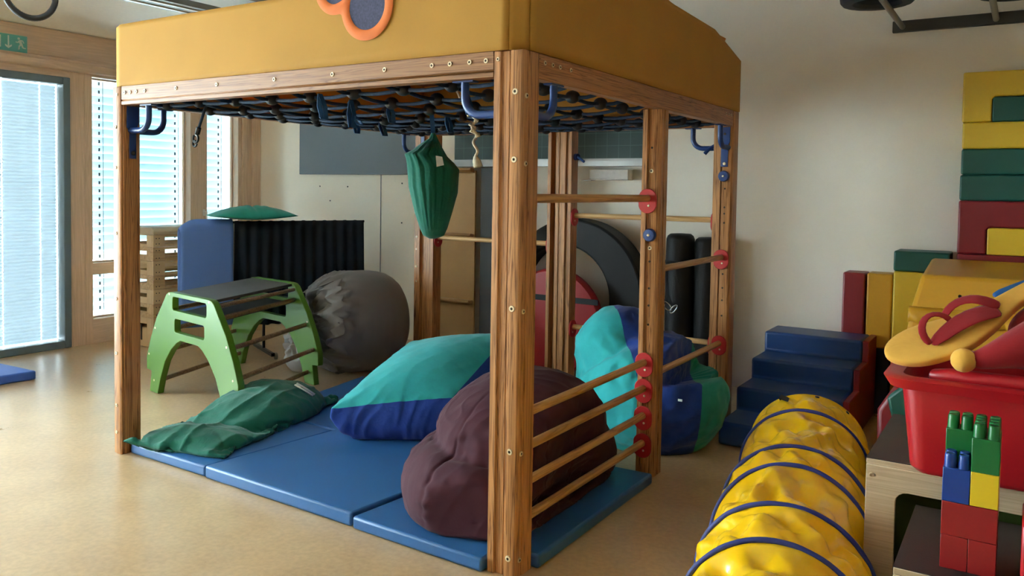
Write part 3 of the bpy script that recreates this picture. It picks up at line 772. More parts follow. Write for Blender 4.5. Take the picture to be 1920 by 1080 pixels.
# rope net under the canopy
M_rope = plain('blue_rope', (22, 46, 70), .8, var=.25, nscale=70, bump=.5, bscale=120)
M_ball = plain('black_knot_ball', (24, 26, 30), .5)
NZ = 1.90; gp_ = .28
def sag(x, y):
    u = (x+1.3)/1.25; v = (y-1.33)/1.25
    return NZ+.035-.05*max(0, 1-u*u)*max(0, 1-v*v)+.010*mnoise.noise(Vector((x*3, y*3, 0)))
nodes = {}
for j in range(9):
    for i in range(9):
        x = -.20-gp_*i+.02*mnoise.noise(Vector((i*1.7, j*1.3, 2))); y = .20+gp_*j+.02*mnoise.noise(Vector((i*1.1, j*1.9, 7)))
        nodes[(i, j)] = Vector((x, y, sag(x, y)))
net = MB()
def rope(a, b_, r=.0092):
    m = 4; net.tube([a.lerp(b_, t/m)-Vector((0, 0, .012*math.sin(math.pi*t/m))) for t in range(m+1)], r, 7)
for (i, j), p in nodes.items():
    for q in ((i+1, j), (i, j+1)):
        if q in nodes: rope(p, nodes[q])
    if j == 0: rope(p, Vector((p.x, .058, HB+.02)))
    if j == 8: rope(p, Vector((p.x, 2.598, HB+.02)))
    if i == 8: rope(p, Vector((-2.553, p.y, HB+.02)))
    if i == 0: rope(p, Vector((-.058, p.y, HB+.02)))
nt = net.build('rope_net', M_rope, cf, smooth=True)
k0 = MB().ball((0, 0, 0), .036, 12, 8, (1, 1, .85)); me = None
for (i, j), p in nodes.items():
    if me is None:
        o = k0.build('knot_ball', M_ball, nt, smooth=True); me = o.data
        # mesh was built about the world origin minus the parent's place: recentre
        me.transform(Matrix.Translation(worldloc(nt)))
    else:
        o = bpy.data.objects.new('knot_ball', me); C.objects.link(o); o.parent = nt
    o.location = p-worldloc(nt)
# straps hanging from the net
M_strap = plain('blue_webbing', (34, 84, 130), .7, var=.15, nscale=30)
def strap(p, q, loop=True, w_=.014):
    p, q = Vector(p), Vector(q); u = (q-p); s = Vector((u.y, -u.x, 0)) if abs(u.x)+abs(u.y) > 1e-3 else Vector((1, .3, 0)); s = s.normalized()*w_
    up_ = Vector((.006, .012, 0)); b = MB()
    pts = [p, p.lerp(q, .5)+up_, q+up_*.6, q-up_*.6, p.lerp(q, .5)-up_, p] if loop else [p, p.lerp(q, .5), q]
    vs = []
    for t in pts: vs += [tuple(t-s), tuple(t+s)]
    b.add(vs, [(2*i, 2*i+1, 2*i+3, 2*i+2) for i in range(len(pts)-1)])
    return b.build('strap', M_strap, cf, solid=.003)
for p, q, k in (((-1.137, .078, 1.915), (-1.109, .078, 1.80), 1), ((-1.219, .364, 1.92), (-1.21, .364, 1.785), 1), ((-2.052, 1.284, 1.90), (-2.042, 1.284, 1.838), 1), ((-1.79, 1.219, 1.90), (-1.75, 1.219, 1.811), 1),
                ((-1.092, .503, 1.91), (-1.074, .503, 1.815), 1), ((-1.062, .935, 1.89), (-1.035, .935, 1.796), 1), ((-.555, .416, 1.92), (-.542, .416, 1.827), 1), ((-1.20, .37, 1.84), (-1.19, .40, 1.80), 1)):
    strap(p, q)
# loose rope and hook
M_white_rope = plain('cream_rope', (206, 194, 168), .9, var=.12, nscale=60, bump=.6, bscale=150)
b = MB()
pts = []
for i in range(40):
    t = i/39; z = 1.93-.27*t; a = t*22
    pts.append((-.80+.03*t+.012*math.cos(a)*(1-t*.6), .80+.012*math.sin(a), z))
b.tube(pts, .0075, 7); b.tube([(p[0]-.016*math.cos(k*1.1), p[1]+.014*math.sin(k*1.4), p[2]) for k, p in enumerate(pts[4:26])], .006, 7)
b.tube([pts[-1], (-.768, .80, 1.64), (-.757, .80, 1.605)], [.010, .020, .024], 8)
b.tube([(-.90, .80, 2.0), (-.86, .80, 1.93), (-.82, .80, 1.86)], .006, 7)
o = b.build('knotted_rope', M_white_rope, smooth=True); tag(o, 'cream knotted rope with a frayed end dangling from the net', 'rope'); origin_to(o, (-.80, .80, 1.95))
hk = thing('snap_hook', 'black snap hook on a short cord hanging from the net at left', 'hook', (-2.242, .30, 1.92))
M_blk = plain('black_metal', (26, 28, 32), .35, metal=.4)
MB().tube([(-2.235, .295, 1.93), (-2.30, .295, 1.805)], .008, 8).build('cord', M_rope, hk, smooth=True)
b = MB(); b.tube([(-2.298, .295, 1.81), (-2.312, .295, 1.775)], .014, 10); b.tube(arc((-2.325, .295, 1.750), .022, 0, 320, 18, ((0, 0, 1), (1, 0, 0))), .0065, 8); b.tube(arc((-2.333, .295, 1.722), .016, 0, 300, 14, ((.6, 0, .8), (-.8, 0, .6))), .006, 8)
b.build('hook', M_blk, hk, smooth='auto')

# ---------------------------------------------------------------- mats
M_mat = plain('blue_vinyl', (40, 92, 146), .42, var=.08, nscale=2.5, bump=.15, bscale=260)
M_mat2 = plain('bright_blue_vinyl', (58, 100, 196), .45, var=.06, nscale=2.5)
def mat(poly, label, z1=.065, m=M_mat):
    cx = sum(p[0] for p in poly)/len(poly); cy = sum(p[1] for p in poly)/len(poly)
    o = MB().prism(poly, .002, z1, 2).build('floor_mat', m, bevel=.012, seg=3); tag(o, label, 'mat', 'blue gym mats'); origin_to(o, (cx, cy, .002)); return o
mat([(-2.545, .035), (-1.893, .03), (-1.808, .855), (-2.47, .885)], 'small blue floor mat under the dark green cushion at the left post', .060)
mat([(-1.882, .022), (-.852, 0), (-.722, 1.225), (-1.755, 1.255)], 'big blue floor mat in the middle, under the teal cushion front', .067)
mat([(-.838, -.008), (-.137, -.030), (-.137, .121), (.030, .121), (.035, 1.255), (-.708, 1.225)], 'blue floor mat beneath the maroon bean bag by the near post', .058)
mat([(-2.46, .895), (-1.80, .865), (-1.715, 1.95), (-2.63, 1.985)], 'dark blue floor mat at the back, in front of the grey roll', .06)
mat([(-4.688, .631), (-5.35, .60), (-5.40, -.25), (-4.78, -.25)], 'lone bright blue mat on the open floor near the glass door', .07, M_mat2)

# ---------------------------------------------------------------- bags and cushions
M_green = fabric('dark_green_cotton', (22, 96, 78), wr=.25, wscale=12)
M_teal = fabric('teal_cotton', (44, 164, 166), wr=.15, wscale=10)
M_teal2 = fabric('sea_green_cotton', (36, 140, 126), wr=.15, wscale=10)
M_royal = fabric('royal_blue_cotton', (32, 62, 142), wr=.2, wscale=12)
M_maroon = fabric('maroon_cotton', (64, 27, 39), wr=.15, wscale=9, sheen=.05)
M_tagw = plain('white_tag', (210, 214, 210), .7)
def rotz(V, a):
    c, s = math.cos(a), math.sin(a); V = np.array(V); return np.stack([V[:, 0]*c-V[:, 1]*s, V[:, 0]*s+V[:, 1]*c, V[:, 2]], 1)
# half-empty green cushion, front left
V, F, pr, ix = pillow_mesh(1.36, .70, 74, 40)
S0 = V*np.array([.84, .90, 1]); hump = np.exp(-((V[:, 0]-.30)/.30)**2-((V[:, 1]-.12)/.22)**2)
S0[:, 2] = V[:, 2]*2.5+.07+.12*hump+.05*np.sin(V[:, 0]*6+V[:, 1]*5)+.028*np.sin(V[:, 0]*19-V[:, 1]*15+1)
X = pbd(V, F, steps=100, iters=5, press=36, vol=.060, ground=0, pairs=pr, fric=.85, bend=.03, start=S0)
u = X[:, 0]/.66; v = X[:, 1]/.34
X[:, 2] *= np.clip(1.0+.1*u, .8, 1.3)
# u -1 = front, +1 = back ; v -1 = right
P0 = np.array([-2.20, .10, 0]); P1 = np.array([-2.50, 1.22, 0])
mid = (P0+P1)/2; ax = (P1-P0); ln = np.linalg.norm(ax); ax /= ln; ay = np.array([-ax[1], ax[0], 0])
G = mid + np.outer(X[:, 0]*(ln/1.08), ax)+np.outer(X[:, 1]*.92, ay); G[:, 2] = X[:, 2]*1.3+.062
tipm = np.clip((-u-.72)/.28, 0, 1)*np.clip((v-.5)/.5, 0, 1); G += np.outer(tipm, np.array([-.02, -.02, .06]))
gc = thing('floor_cushion', 'crumpled dark green cushion lying on the front left blue mat', 'cushion', (-2.34, .6, .062))
go_ = soft_obj('cover', G, F, M_green, parent=gc, sub=0)
A1, A2, A3 = stretch((-.25, 1, .15), 1.6, 7), stretch((.8, .6, 0), 1.8, 8), stretch((1, -.1, 0), 2.0, 11)
detail(go_, lambda p: .013*ridge(p, A1, 2.0)+.008*ridge(p+Vector((3, 1, 0)), A2, 2.5)-.005*ridge(p+Vector((7, 2, 0)), A3, 3)-.006 if p.z > .075 else 0, 1)
b = MB(); b.tube([(-2.30, 1.02, .235), (-2.24, 1.05, .20), (-2.20, 1.08, .165)], .008, 6); b.tube([(-2.285, .99, .235), (-2.225, 1.02, .20), (-2.185, 1.05, .165)], .006, 6); b.build('zip', M_tagw, gc, smooth=True)
# big teal and blue cushion
z0 = .0672
corn = [(-1.555, .765, z0), (-1.10, 1.07, z0), (-1.14, 1.70, z0), (-1.76, 1.62, z0), (-1.675, .685, .245), (-1.12, 1.10, .31), (-1.16, 1.76, .585), (-1.85, 1.60, .475)]
nn_ = (52, 56, 16); V, F, tg = box_mesh(corn, nn_)
def bulged():
    # parameter of every vertex, found by replaying the grid on a unit cube
    U, _, _ = box_mesh([(-1, -1, 0), (1, -1, 0), (1, 1, 0), (-1, 1, 0), (-1, -1, 1), (1, -1, 1), (1, 1, 1), (-1, 1, 1)], nn_)
    out = V.copy(); c = V.mean(0)
    for i, (u, v, w_) in enumerate(U):
        if w_ > .999: out[i, 2] += .105*(1-u*u)**.8*(1-v*v)**.8
        if 0 < w_ < 1:
            d = out[i]-c; d[2] = 0; d /= np.linalg.norm(d); out[i] += d*.055*math.sin(math.pi*w_)
    nb = {}
    for q in F:
        for a_ in range(4): nb.setdefault(q[a_], set()).update((q[(a_+1) % 4], q[a_-1]))
    for it in range(5):
        new = out.copy()
        for i, ns in nb.items(): new[i] = out[i]*.5+.5*np.mean([out[j] for j in ns], 0)
        out = new
    out[:, 2] = np.maximum(out[:, 2], z0); return out
X = bulged()
tc_ = thing('floor_cushion', 'large plump cushion, teal above and royal blue below, on the mats', 'cushion', (-1.4, 1.2, .066))
to_ = soft_obj('cover', X, F, [M_royal, M_teal], [1 if t == 1 else 0 for t in tg], tc_, sub=0)
B1, B2, B3 = stretch((.2, .2, 1), 2.5, 13), stretch((.9, -.4, .2), 1.8, 8), stretch((.5, .8, .4), 2, 9)
def teal_fold(p):
    lo = max(0, min(1, (.36-p.z)/.12)); fr_ = max(0, min(1, (1.25-p.y)/.5))
    return (.010*ridge(p, B1, 2)-.004)*(.15+.85*lo) + .004*ridge(p+Vector((2, 5, 1)), B2, 2.5)*(1-lo)*(.3+.7*fr_) + .0025*ridge(p+Vector((6, 1, 1)), B3, 3)
detail(to_, lambda p: teal_fold(p) if p.z > .075 else 0, 0)
# maroon bean bag
def ell(d, c, r):
    """distance from the origin along d to an ellipsoid with centre c and radii r (origin inside)"""
    a = sum((d[i]/r[i])**2 for i in range(3)); b_ = -2*sum(d[i]*c[i]/r[i]**2 for i in range(3)); q = sum((c[i]/r[i])**2 for i in range(3))-1
    D = b_*b_-4*a*q
    return 0 if D < 0 else max(0, (-b_+math.sqrt(D))/(2*a))
def smax(a, b, k):
    h = max(0, min(1, .5+.5*(a-b)/k)); return b*(1-h)+a*h+k*h*(1-h)*.3
cen = Vector((-.33, .56, .30))
def mf(d):
    r1 = ell(d, (-.06, .08, -.05), (.45, .59, .29)); r2 = ell(d, (-.03, .08, .05), (.40, .47, .365))
    r = smax(r1, r2, .06)
    a = math.atan2(d.y, d.x)
    r += .010*mnoise.noise(Vector((d.x*7, d.y*7, d.z*3)))+.012*mnoise.noise(Vector((a*9, d.z*2.2, 1.0)))*max(0, .9-abs(d.z))
    r -= .024*math.exp(-((r1-r2)/.030)**2)*(1 if d.x < .2 else .3)
    for s_ in (-2.55, -1.75, -.6, .5, 1.7, 2.8):   # seams
        da = (a-s_+math.pi) % (2*math.pi)-math.pi; r -= .010*math.exp(-(da/.035)**2)*(1-abs(d.z))
        r += .004*math.sin(d.z*60)*math.exp(-(da/.12)**2)*(1-abs(d.z))
    if d.x > .05: lim = .235/d.x; r = r if r < lim-.06 else lim-.06*math.exp(-(r-lim+.06)/.06)
    z = cen.z+d.z*r
    if z < .062 and d.z < 0: r = (cen.z-.062)/-d.z
    return r
V, F, fc = cube_star(cen, mf, 36)
V = pbd(V, F, steps=30, iters=5, press=16, grav=.8, vol=volume(V, F)*1.0, ground=.062, fric=.7, stretch=1.035, bend=.10, start=jitter(V, .008, 8), planes=((np.array([-.098, 0, 0]), np.array([-1., 0, 0])), (np.array([0, .145, 0]), np.array([-.25, .968, 0]))))
mb_ = soft_obj('bean_bag', np.array(V), F, M_maroon, sub=0)
D1, D2 = stretch((.3, .3, 1), 2.2, 9), stretch((.7, .5, -.4), 2.0, 9)
def maroon_fold(p):
    q = p-cen; a = math.atan2(q.y, q.x); k = .0028*ridge(p, D1, 2.5)+.005*ridge(p+Vector((4, 4, 1)), D2, 2.5)*max(0, min(1, (p.z-.30)/.15))
    for s_ in (-2.72, -1.85, -.6, .5, 1.7, 2.8):
        da = (a-s_+math.pi) % (2*math.pi)-math.pi; near = max(0, 1-abs(q.z)/.34)
        k += -.009*math.exp(-(da/.022)**2)*near+.005*math.sin(p.z*105+s_*3)*math.exp(-(da/.075)**2)*near
    return min(k, 0) if p.x > -.12 or (p.y < .17 and p.x > -.2) else k
detail(mb_, lambda p: maroon_fold(p) if p.z > .075 else 0, 2); tag(mb_, 'big maroon bean bag slumped on the mat behind the near post', 'bean bag'); origin_to(mb_, (-.33, .56, .062))
# tall teal and blue bag at the back right
cen2 = Vector((-.27, 1.93, .36))
def rf(d):
    r = ell(d, (0, 0, -.02), (.46, .40, .37)); r2 = ell(d, (-.21, .02, .19), (.27, .27, .28))
    r = smax(r, r2, .09)
    a = math.atan2(d.y, d.x)
    z = cen2.z+d.z*r
    if d.x > 0: r -= .05*math.exp(-((z-.53)/.06)**2)*max(0, d.x)   # squeezed by the rung
    if z > .475 and d.x > 0: r = min(r, .182/max(d.x, .05)) if d.x > .2 else r
    if d.x > 0 and d.y > .15: r = min(r, .325/max(.05, d.x))
    r += .008*mnoise.noise(Vector((d.x*6, d.y*6, d.z*5)))
    if d.z < 0 and cen2.z+d.z*r < .002: r = (cen2.z-.002)/-d.z
    return r
V, F, fc = cube_star(cen2, rf, 44)
V = pbd(V, F, steps=24, iters=5, press=16, grav=.6, vol=volume(V, F)*1.0, ground=.003, fric=.7, stretch=1.03, bend=.10, start=jitter(V, .006, 8))
rbg = thing('bean_bag', 'tall bean bag in teal and navy panels behind the right rungs', 'bean bag', (-.27, 1.93, 0))
ro = soft_obj('cover', np.array(V), F, [M_teal, M_royal, M_teal2], None, rbg, sub=0)
ctr_ = cen2-Vector(rbg.location); pole = Vector((-.50, 1.9, .82))-cen2
def pl3(a, b_, c): a, b_, c = Vector(a), Vector(b_), Vector(c); n_ = (b_-a).cross(c-a).normalized(); return a-Vector(rbg.location), (n_ if n_.x > 0 else -n_)
pa1, n1 = pl3((-.50, 1.9, .82), (-.20, 1.55, .62), (-.13, 1.53, .2)); pa2, n2 = pl3((-.05, 2.08, .70), (.155, 1.66, .33), (.115, 1.70, .02))
panels(ro, [(pa1, n1), (pa2, n2)], lambda c: 2 if (c-pa2).dot(n2) > 0 else (1 if (c-pa1).dot(n1) > 0 else 0))
E1 = stretch((.6, -.6, .5), 2.0, 9)
detail(ro, lambda p: .007*ridge(p, E1, 2.5)-.003 if p.z > .03 else 0, 0)
b = MB(); b.box(.036, .060, 1.585, 1.589, .36, .372); b.build('label_tag', M_tagw, rbg)
b = MB(); b.tube([(-.035, 1.565, .30), (-.02, 1.57, .10), (0, 1.59, .03)], .004, 6)
# green cushion hanging from the net
uv = np.array([.78, .62, 0.]); nv_ = np.array([.62, -.78, 0.])
Lp = [(0, -.010), (.03, -.022), (.06, -.070), (.095, -.112), (.118, -.158), (.14, -.150), (.17, -.144), (.30, -.133), (.44, -.098), (.53, -.068), (.57, -.050), (.588, -.015)]
Rp = [(0, .012), (.03, .026), (.08, .050), (.13, .080), (.165, .118), (.20, .148), (.33, .142), (.44, .112), (.53, .086), (.57, .068), (.588, .022)]
def hang():
    nz, n = 96, 120; V = []; F = []
    for i in range(nz+1):
        d = .588*i/nz; l, r_ = sect(Lp, d), sect(Rp, d); c, hw = (l+r_)/2, (r_-l)/2
        th = hw*.92 if d < .05 else (.046+.085*math.sin(math.pi*min(1, (d-.05)/.53)**.8))*min(1, hw/.075)
        pl_ = .017*min(1, d/.10+.15)*max(0, 1-(d/.56)**2)
        for k in range(n):
            a = 2*math.pi*k/n; ca, sa = math.cos(a), math.sin(a)
            e = abs(ca)**.9*(1 if ca > 0 else -1)
            fa = a+.55*mnoise.noise(Vector((ca*1.2, sa*1.2, d*3)))
            nz_ = abs(mnoise.noise(Vector((ca*3.6+.8*d, sa*2.0, d*1.6))))*1.6+abs(mnoise.noise(Vector((ca*8+2*d, sa*3, d*2+4))))*.8
            f = 1+pl_/max(hw, .02)*(1.1-1.5*nz_)*(abs(sa)**.4)
            V.append(np.array([-1.205, 1.0, 1.80-d])+uv*(c+hw*e*(f*.25+.75))+nv_*(th*sa*f))
    F = [(i*n+k, (i+1)*n+k, (i+1)*n+(k+1) % n, i*n+(k+1) % n) for i in range(nz) for k in range(n)]+[tuple(range(n)), tuple(range(nz*n, nz*n+n))[::-1]]
    return V, F
hb_ = thing('hanging_cushion', 'dark green cushion hanging by a strap from the rope net', 'cushion', (-1.20, 1.0, 1.80))
V, F = hang(); MB().add([tuple(p) for p in V], F).build('cover', M_green, hb_, smooth=True)
MB().add([(-1.225, .99, 1.905), (-1.205, 1.005, 1.905), (-1.195, 1.01, 1.79), (-1.215, .995, 1.79)], [(0, 1, 2, 3)]).build('strap', M_strap, hb_, solid=.004)
q = np.array([-1.205, 1.0, 1.64])+uv*.035+nv_*.122
b = MB(); b.add([tuple(q-uv*.02+np.array([0, 0, .03])), tuple(q+uv*.015+np.array([0, 0, .025])), tuple(q+uv*.025-np.array([0, 0, .02])), tuple(q-uv*.015-np.array([0, 0, .03]))], [(0, 1, 2, 3)]); b.build('label_tag', M_tagw, hb_, solid=.002)

# ---------------------------------------------------------------- grey roll at the back
M_roll = plain('grey_vinyl_cloth', (110, 106, 104), .42, var=.05, nscale=3, bump=.12, bscale=30)
M_silver = plain('pale_grey_cloth', (172, 170, 172), .5, var=.08, nscale=8, bump=.3, bscale=14)
ra = Vector((.5, .866, 0)).normalized(); rc = Vector((-3.13, 2.02, .408))
def roll():
    root = thing('foam_roll', 'large grey cylinder cushion with a gathered end behind the green trestle', 'cushion', (rc.x+.2, rc.y+.45, 0))
    b = MB(); u = Vector((ra.y, -ra.x, 0)); w_ = Vector((0, 0, 1)); n = 84; rows = []
    prof = [(0.02, -.02), (.10, -.035), (.2, -.04), (.29, -.03), (.35, -.01), (.385, .02), (.402, .06)]+[(.41, t) for t in (.12, .2, .28, .36)]+[(.407, .42), (.398, .48), (.38, .54), (.35, .59), (.31, .635), (.25, .67), (.15, .69), (.02, .695)]
    # refine
    pf = []
    for (a, h), (c, g) in zip(prof, prof[1:]):
        for t in range(3): pf.append((a+(c-a)*t/3, h+(g-h)*t/3))
    pf.append(prof[-1]); vs = []
    for r_, h in pf:
        for k in range(n):
            a = 2*math.pi*k/n; e = max(0, 1-abs(h-.02)/.26) if h < .28 else 0
            cr_ = .85*abs(mnoise.noise(Vector((math.cos(a)*4.5, math.sin(a)*4.5, r_*2+h*3)))) + .55*abs(mnoise.noise(Vector((math.cos(a)*9, math.sin(a)*9, r_*7+h*10))))
            rr_ = r_*(1+.004*mnoise.noise(Vector((a*2, h*3, 0)))) + e*(.02-.15*cr_)*(r_/.41)
            hh = h + e*(.07-.24*cr_)*(1 if r_ > .05 else .3)
            z = rc.z+rr_*math.sin(a)
            vs.append(tuple(rc+ra*hh+u*(rr_*math.cos(a))+w_*(max(z, .003)-rc.z)))
    m = len(pf); fs = [(i*n+k, i*n+(k+1) % n, (i+1)*n+(k+1) % n, (i+1)*n+k) for i in range(m-1) for k in range(n)]
    fs += [tuple(range(n))[::-1], tuple(range((m-1)*n, m*n))]
    b.add(vs, fs); b.build('cover', M_roll, root, smooth=True)
    # loose pale gather of the cover
    V, F, fc = star((-3.30, 2.02, .17), lambda d: .165+.06*mnoise.noise(Vector(d)*3.1)+.06*tri(Vector(d).dot((2.1, 1.3, .7)))*.5+.03*tri(Vector(d).dot((-1.2, 2.6, 2.3)))+.02*tri(Vector(d).dot((3.2, -2.6, 3.3))) if d.z > -.3 else min(.2, .168/max(.05, -d.z)), 60, 40)
    V = [((x+3.30)*.85-3.32, (y-2.02)*.7+2.02, max(.004, z*1.05)) for x, y, z in V]
    soft_obj('cover_end', np.array(V), F, M_silver, parent=root)
roll()

# ---------------------------------------------------------------- green climbing trestle
M_lime = plain('green_lacquer', (74, 116, 22), .35, var=.03, spec=.5)
M_grung = wood('trestle_rung', 0, (150, 122, 92), (112, 86, 60), .8, .5)
M_gtop = plain('dark_grey_board_top', (70, 70, 70), .55)
def trestle():
    L1, R1 = Vector((-3.635, .935, 0)), Vector((-2.59, .76, 0)); L2 = Vector((-3.97, 1.93, 0))
    root = thing('climbing_trestle', 'bright green arched trestle with wooden rungs and a dark top', 'trestle', ((R1+L2)/2))
    e = (R1-L1).normalized(); s = (L2-L1); SL = s.length; nrm = Vector((-e.y, e.x, 0)); Wd = (R1-L1).length
    half = [(-.07, 0), (.055, 0), (.10, .12), (.17, .25), (.26, .345), (.34, .40), (.40, .425)]
    outl = [(-.07, 0), (-.045, .15), (-.118, .155), (-.118, .25), (-.06, .38), (.035, .54), (.19, .725), (.22, .742), (.26, .748)]
    mir = lambda l: [(1.045-x, z) for x, z in l][::-1]
    outer = outl+mir(outl); inner = half+mir(half)
    def rect(x0, x1, z0, z1, r=.018):
        p = []
        for cx_, cz_, a0 in ((x1-r, z1-r, 0), (x0+r, z1-r, 90), (x0+r, z0+r, 180), (x1-r, z0+r, 270)):
            p += [(cx_+r*math.cos(R(a0+a)), cz_+r*math.sin(R(a0+a))) for a in (0, 30, 60, 90)]
        return p
    def panel(org):
        # outline with holes, filled by bmesh
        bm = bmesh.new()
        def loop(pts):
            vs = [bm.verts.new((x, 0, z)) for x, z in pts]; return [bm.edges.new((vs[i], vs[(i+1) % len(vs)])) for i in range(len(vs))]
        ed = loop(outer+inner[::-1][1:-1])
        ed += loop(rect(.285, .76, .625, .718)); ed += loop(rect(.315, .73, .475, .568))
        r_ = bmesh.ops.triangle_fill(bm, edges=ed, use_beauty=True, use_dissolve=False)
        bm.verts.ensure_lookup_table(); bm.faces.ensure_lookup_table()
        ex = bmesh.ops.extrude_face_region(bm, geom=bm.faces[:])
        for g in ex['geom']:
            if isinstance(g, bmesh.types.BMVert): g.co.y += .046
        bm.verts.index_update()
        vs = [tuple(org+e*v.co.x+nrm*(v.co.y-.023)+Vector((0, 0, v.co.z+.001))) for v in bm.verts]; fs = [tuple(v.index for v in f.verts) for f in bm.faces]; bm.free()
        p = MB().add(vs, fs).build('side_panel', M_lime, root, bevel=.004)
        for x, z in ((.02, .47), (1.02, .47), (-.08, .27), (1.10, .27), (.24, .733), (.80, .733), (.0, .09), (1.05, .09)):
            MB().lathe([(.008, 0), (.008, .002), (.004, .003)], org+e*x-nrm*.023+Vector((0, 0, z)), -nrm, 10).build('screw', M_brass, p)
    panel(L1); panel(L2)
    for x, z in ((.03, .09), (-.045, .27), (.06, .445), (.215, .62)):
        for xx in (x, 1.045-x):
            a = L1+e*xx+Vector((0, 0, z)); MB().tube([a+s.normalized()*.024, a+s-s.normalized()*.024], .016, 12).build('rung', M_grung, root, smooth='auto')
    a = L1+e*.23; sn = s.normalized(); q = [a+sn*.025, L1+e*.80+sn*.025, L1+e*.80+s-sn*.025, a+s-sn*.025]
    q = [Vector((p.x, p.y, 0)) for p in q]
    MB().prism([(p.x, p.y) for p in q], .722, .742, 2).build('top_board', M_gtop, root, bevel=.003)
    q = [L1+e*.26+sn*.025, L1+e*.78+sn*.025, L1+e*.78+s-sn*.025, L1+e*.26+s-sn*.025]
    MB().prism([(p.x, p.y) for p in q], .585, .598, 2).build('lower_board', M_gtop, root, bevel=.003)
    for xx in (.83, ):
        a = L1+e*xx+Vector((0, 0, .70)); MB().tube([a+sn*.015, a+s-sn*.015], .014, 12).build('rung', M_grung, root, smooth='auto')
trestle()

# ---------------------------------------------------------------- vaulting box
M_birch = plain('pale_birch', (206, 176, 132), .5, var=.06, nscale=4)
M_birch2 = wood('birch_board', 1, (204, 172, 128), (186, 150, 106), .6, .5, ring=18)
M_leather = plain('beige_leather', (190, 172, 142), .5, var=.05, bump=.2, bscale=200)
def vault():
    x0, x1, y0, y1 = -5.56, -5.075, 1.865, 3.15
    root = thing('vaulting_box', 'pale wooden vaulting box in slotted layers with a padded beige top', 'vaulting box', ((x0+x1)/2, (y0+y1)/2, 0))
    lay = [(0, .27), (.27, .40), (.40, .53), (.53, .66), (.66, .79), (.79, .92), (.92, 1.03)]; t = .025
    for i, (a, b_) in enumerate(lay):
        o = MB(); zz = a+.002
        big = i == 0
        s0, s1 = (a+.028, b_-.022)
        # long sides with one long slot (upper layers) ; ends with a hand hole
        for xs in (x0, x1-t):
            if i >= 3:
                o.box(xs, xs+t, y0, y0+.12, zz, b_); o.box(xs, xs+t, y1-.12, y1, zz, b_); o.box(xs, xs+t, y0+.12, y1-.12, zz, s0); o.box(xs, xs+t, y0+.12, y1-.12, s1, b_)
            else: o.box(xs, xs+t, y0, y1, zz, b_)
        for ys in (y0, y1-t):
            hx0, hx1 = (x0+x1)/2-.0, x1-.08
            hx0, hx1 = x0+.14, x1-.10
            zc = (a+b_)/2+.01+(.05 if big else 0); hh_ = .040 if i == 6 else (.032 if i == 4 else .018); h0, h1 = zc-hh_, zc+hh_
            o.box(x0+t, hx0, ys, ys+t, zz, b_); o.box(hx1, x1-t, ys, ys+t, zz, b_); o.box(hx0, hx1, ys, ys+t, zz, h0); o.box(hx0, hx1, ys, ys+t, h1, b_)
        lo = o.build('layer', M_birch2 if i % 2 else M_birch, root, bevel=.002, seg=1)
        for yy in (y0+.03, y0+.06):
            for zq in (a+.03, b_-.03): MB().lathe([(.005, 0), (.005, .002)], (x1, yy, zq), (1, 0, 0), 8).build('screw', M_dark, lo)
    MB().box(x1-.19, x1-.17, y0-.004, y0, .06, .20).build('hook', M_dark, root)
    b = MB(); p = [(x0-.01, 1.03), (x1+.01, 1.03), (x1+.012, 1.07), (x1-.03, 1.098), (x0+.03, 1.098), (x0-.012, 1.07)]
    b.prism(p, y0-.01, y1+.01, 1); b.build('padded_top', M_leather, root, bevel=.012, seg=3)
vault()

# ---------------------------------------------------------------- curtain rail with black curtain, blue mat and pillow on it
M_curt = fabric('black_curtain', (28, 38, 52), wr=.1, sheen=.05)
M_foam = plain('soft_blue_foam', (88, 126, 200), .75, var=.04, nscale=3)
RA = Vector((-4.2, 2.0, 0)); RD = Vector((.414, .91, 0)).normalized(); RN = Vector((RD.y, -RD.x, 0)); zr = 1.175
def rail(t, z, o=0): p = RA+RD*t+RN*o; return Vector((p.x, p.y, z))
st = thing('curtain_stand', 'low black curtain rail on feet standing before the white wall', 'stand', rail(.45, 0))
MB().tube([rail(-.32, zr), rail(1.24, zr)], .011, 10).build('rail', M_blk, st, smooth='auto')
for t in (.30, 1.0):
    MB().tube([rail(t, zr-.012), rail(t, .05)], .013, 10).build('upright', M_blk, st, smooth='auto')
    f = MB().box(-.015, .015, -.28, .28, 0, .03); f.v = [tuple(rail(t, .03+p[2], p[1])+RD*p[0]) for p in f.v]; fo = f.build('foot', M_blk, st, bevel=.003)
    for oo in (-.26, .26):
        MB().lathe([(.03, -.01), (.03, .01)], rail(t, .030, oo)+RD*.03, RD, 14).build('castor', M_steel, fo, smooth='auto')
b = MB(); n = 240; vs = []
for i in range(n+1):
    t = .03+1.18*i/n; ph = t*2*math.pi/.098; gath = 1-.0
    for j in range(13):
        z = zr+.004-(zr-.27)*j/12; k = (.010+.020*j/12); o = k*math.sin(ph)+.006*mnoise.noise(Vector((t*9, z*2, 0)))
        tt = t+.03*(t-.6)*j/12*.8
        vs.append(tuple(rail(tt, z + (.012*abs(math.sin(ph/2)) if j == 0 else 0), .052+o)))
b.add(vs, [(i*13+j, i*13+j+1, (i+1)*13+j+1, (i+1)*13+j) for i in range(n) for j in range(12)])
cu = b.build('curtain', M_curt, smooth=True, solid=.003); tag(cu, 'pleated black curtain hanging from the low rail by the wall', 'curtain'); origin_to(cu, rail(.6, zr))
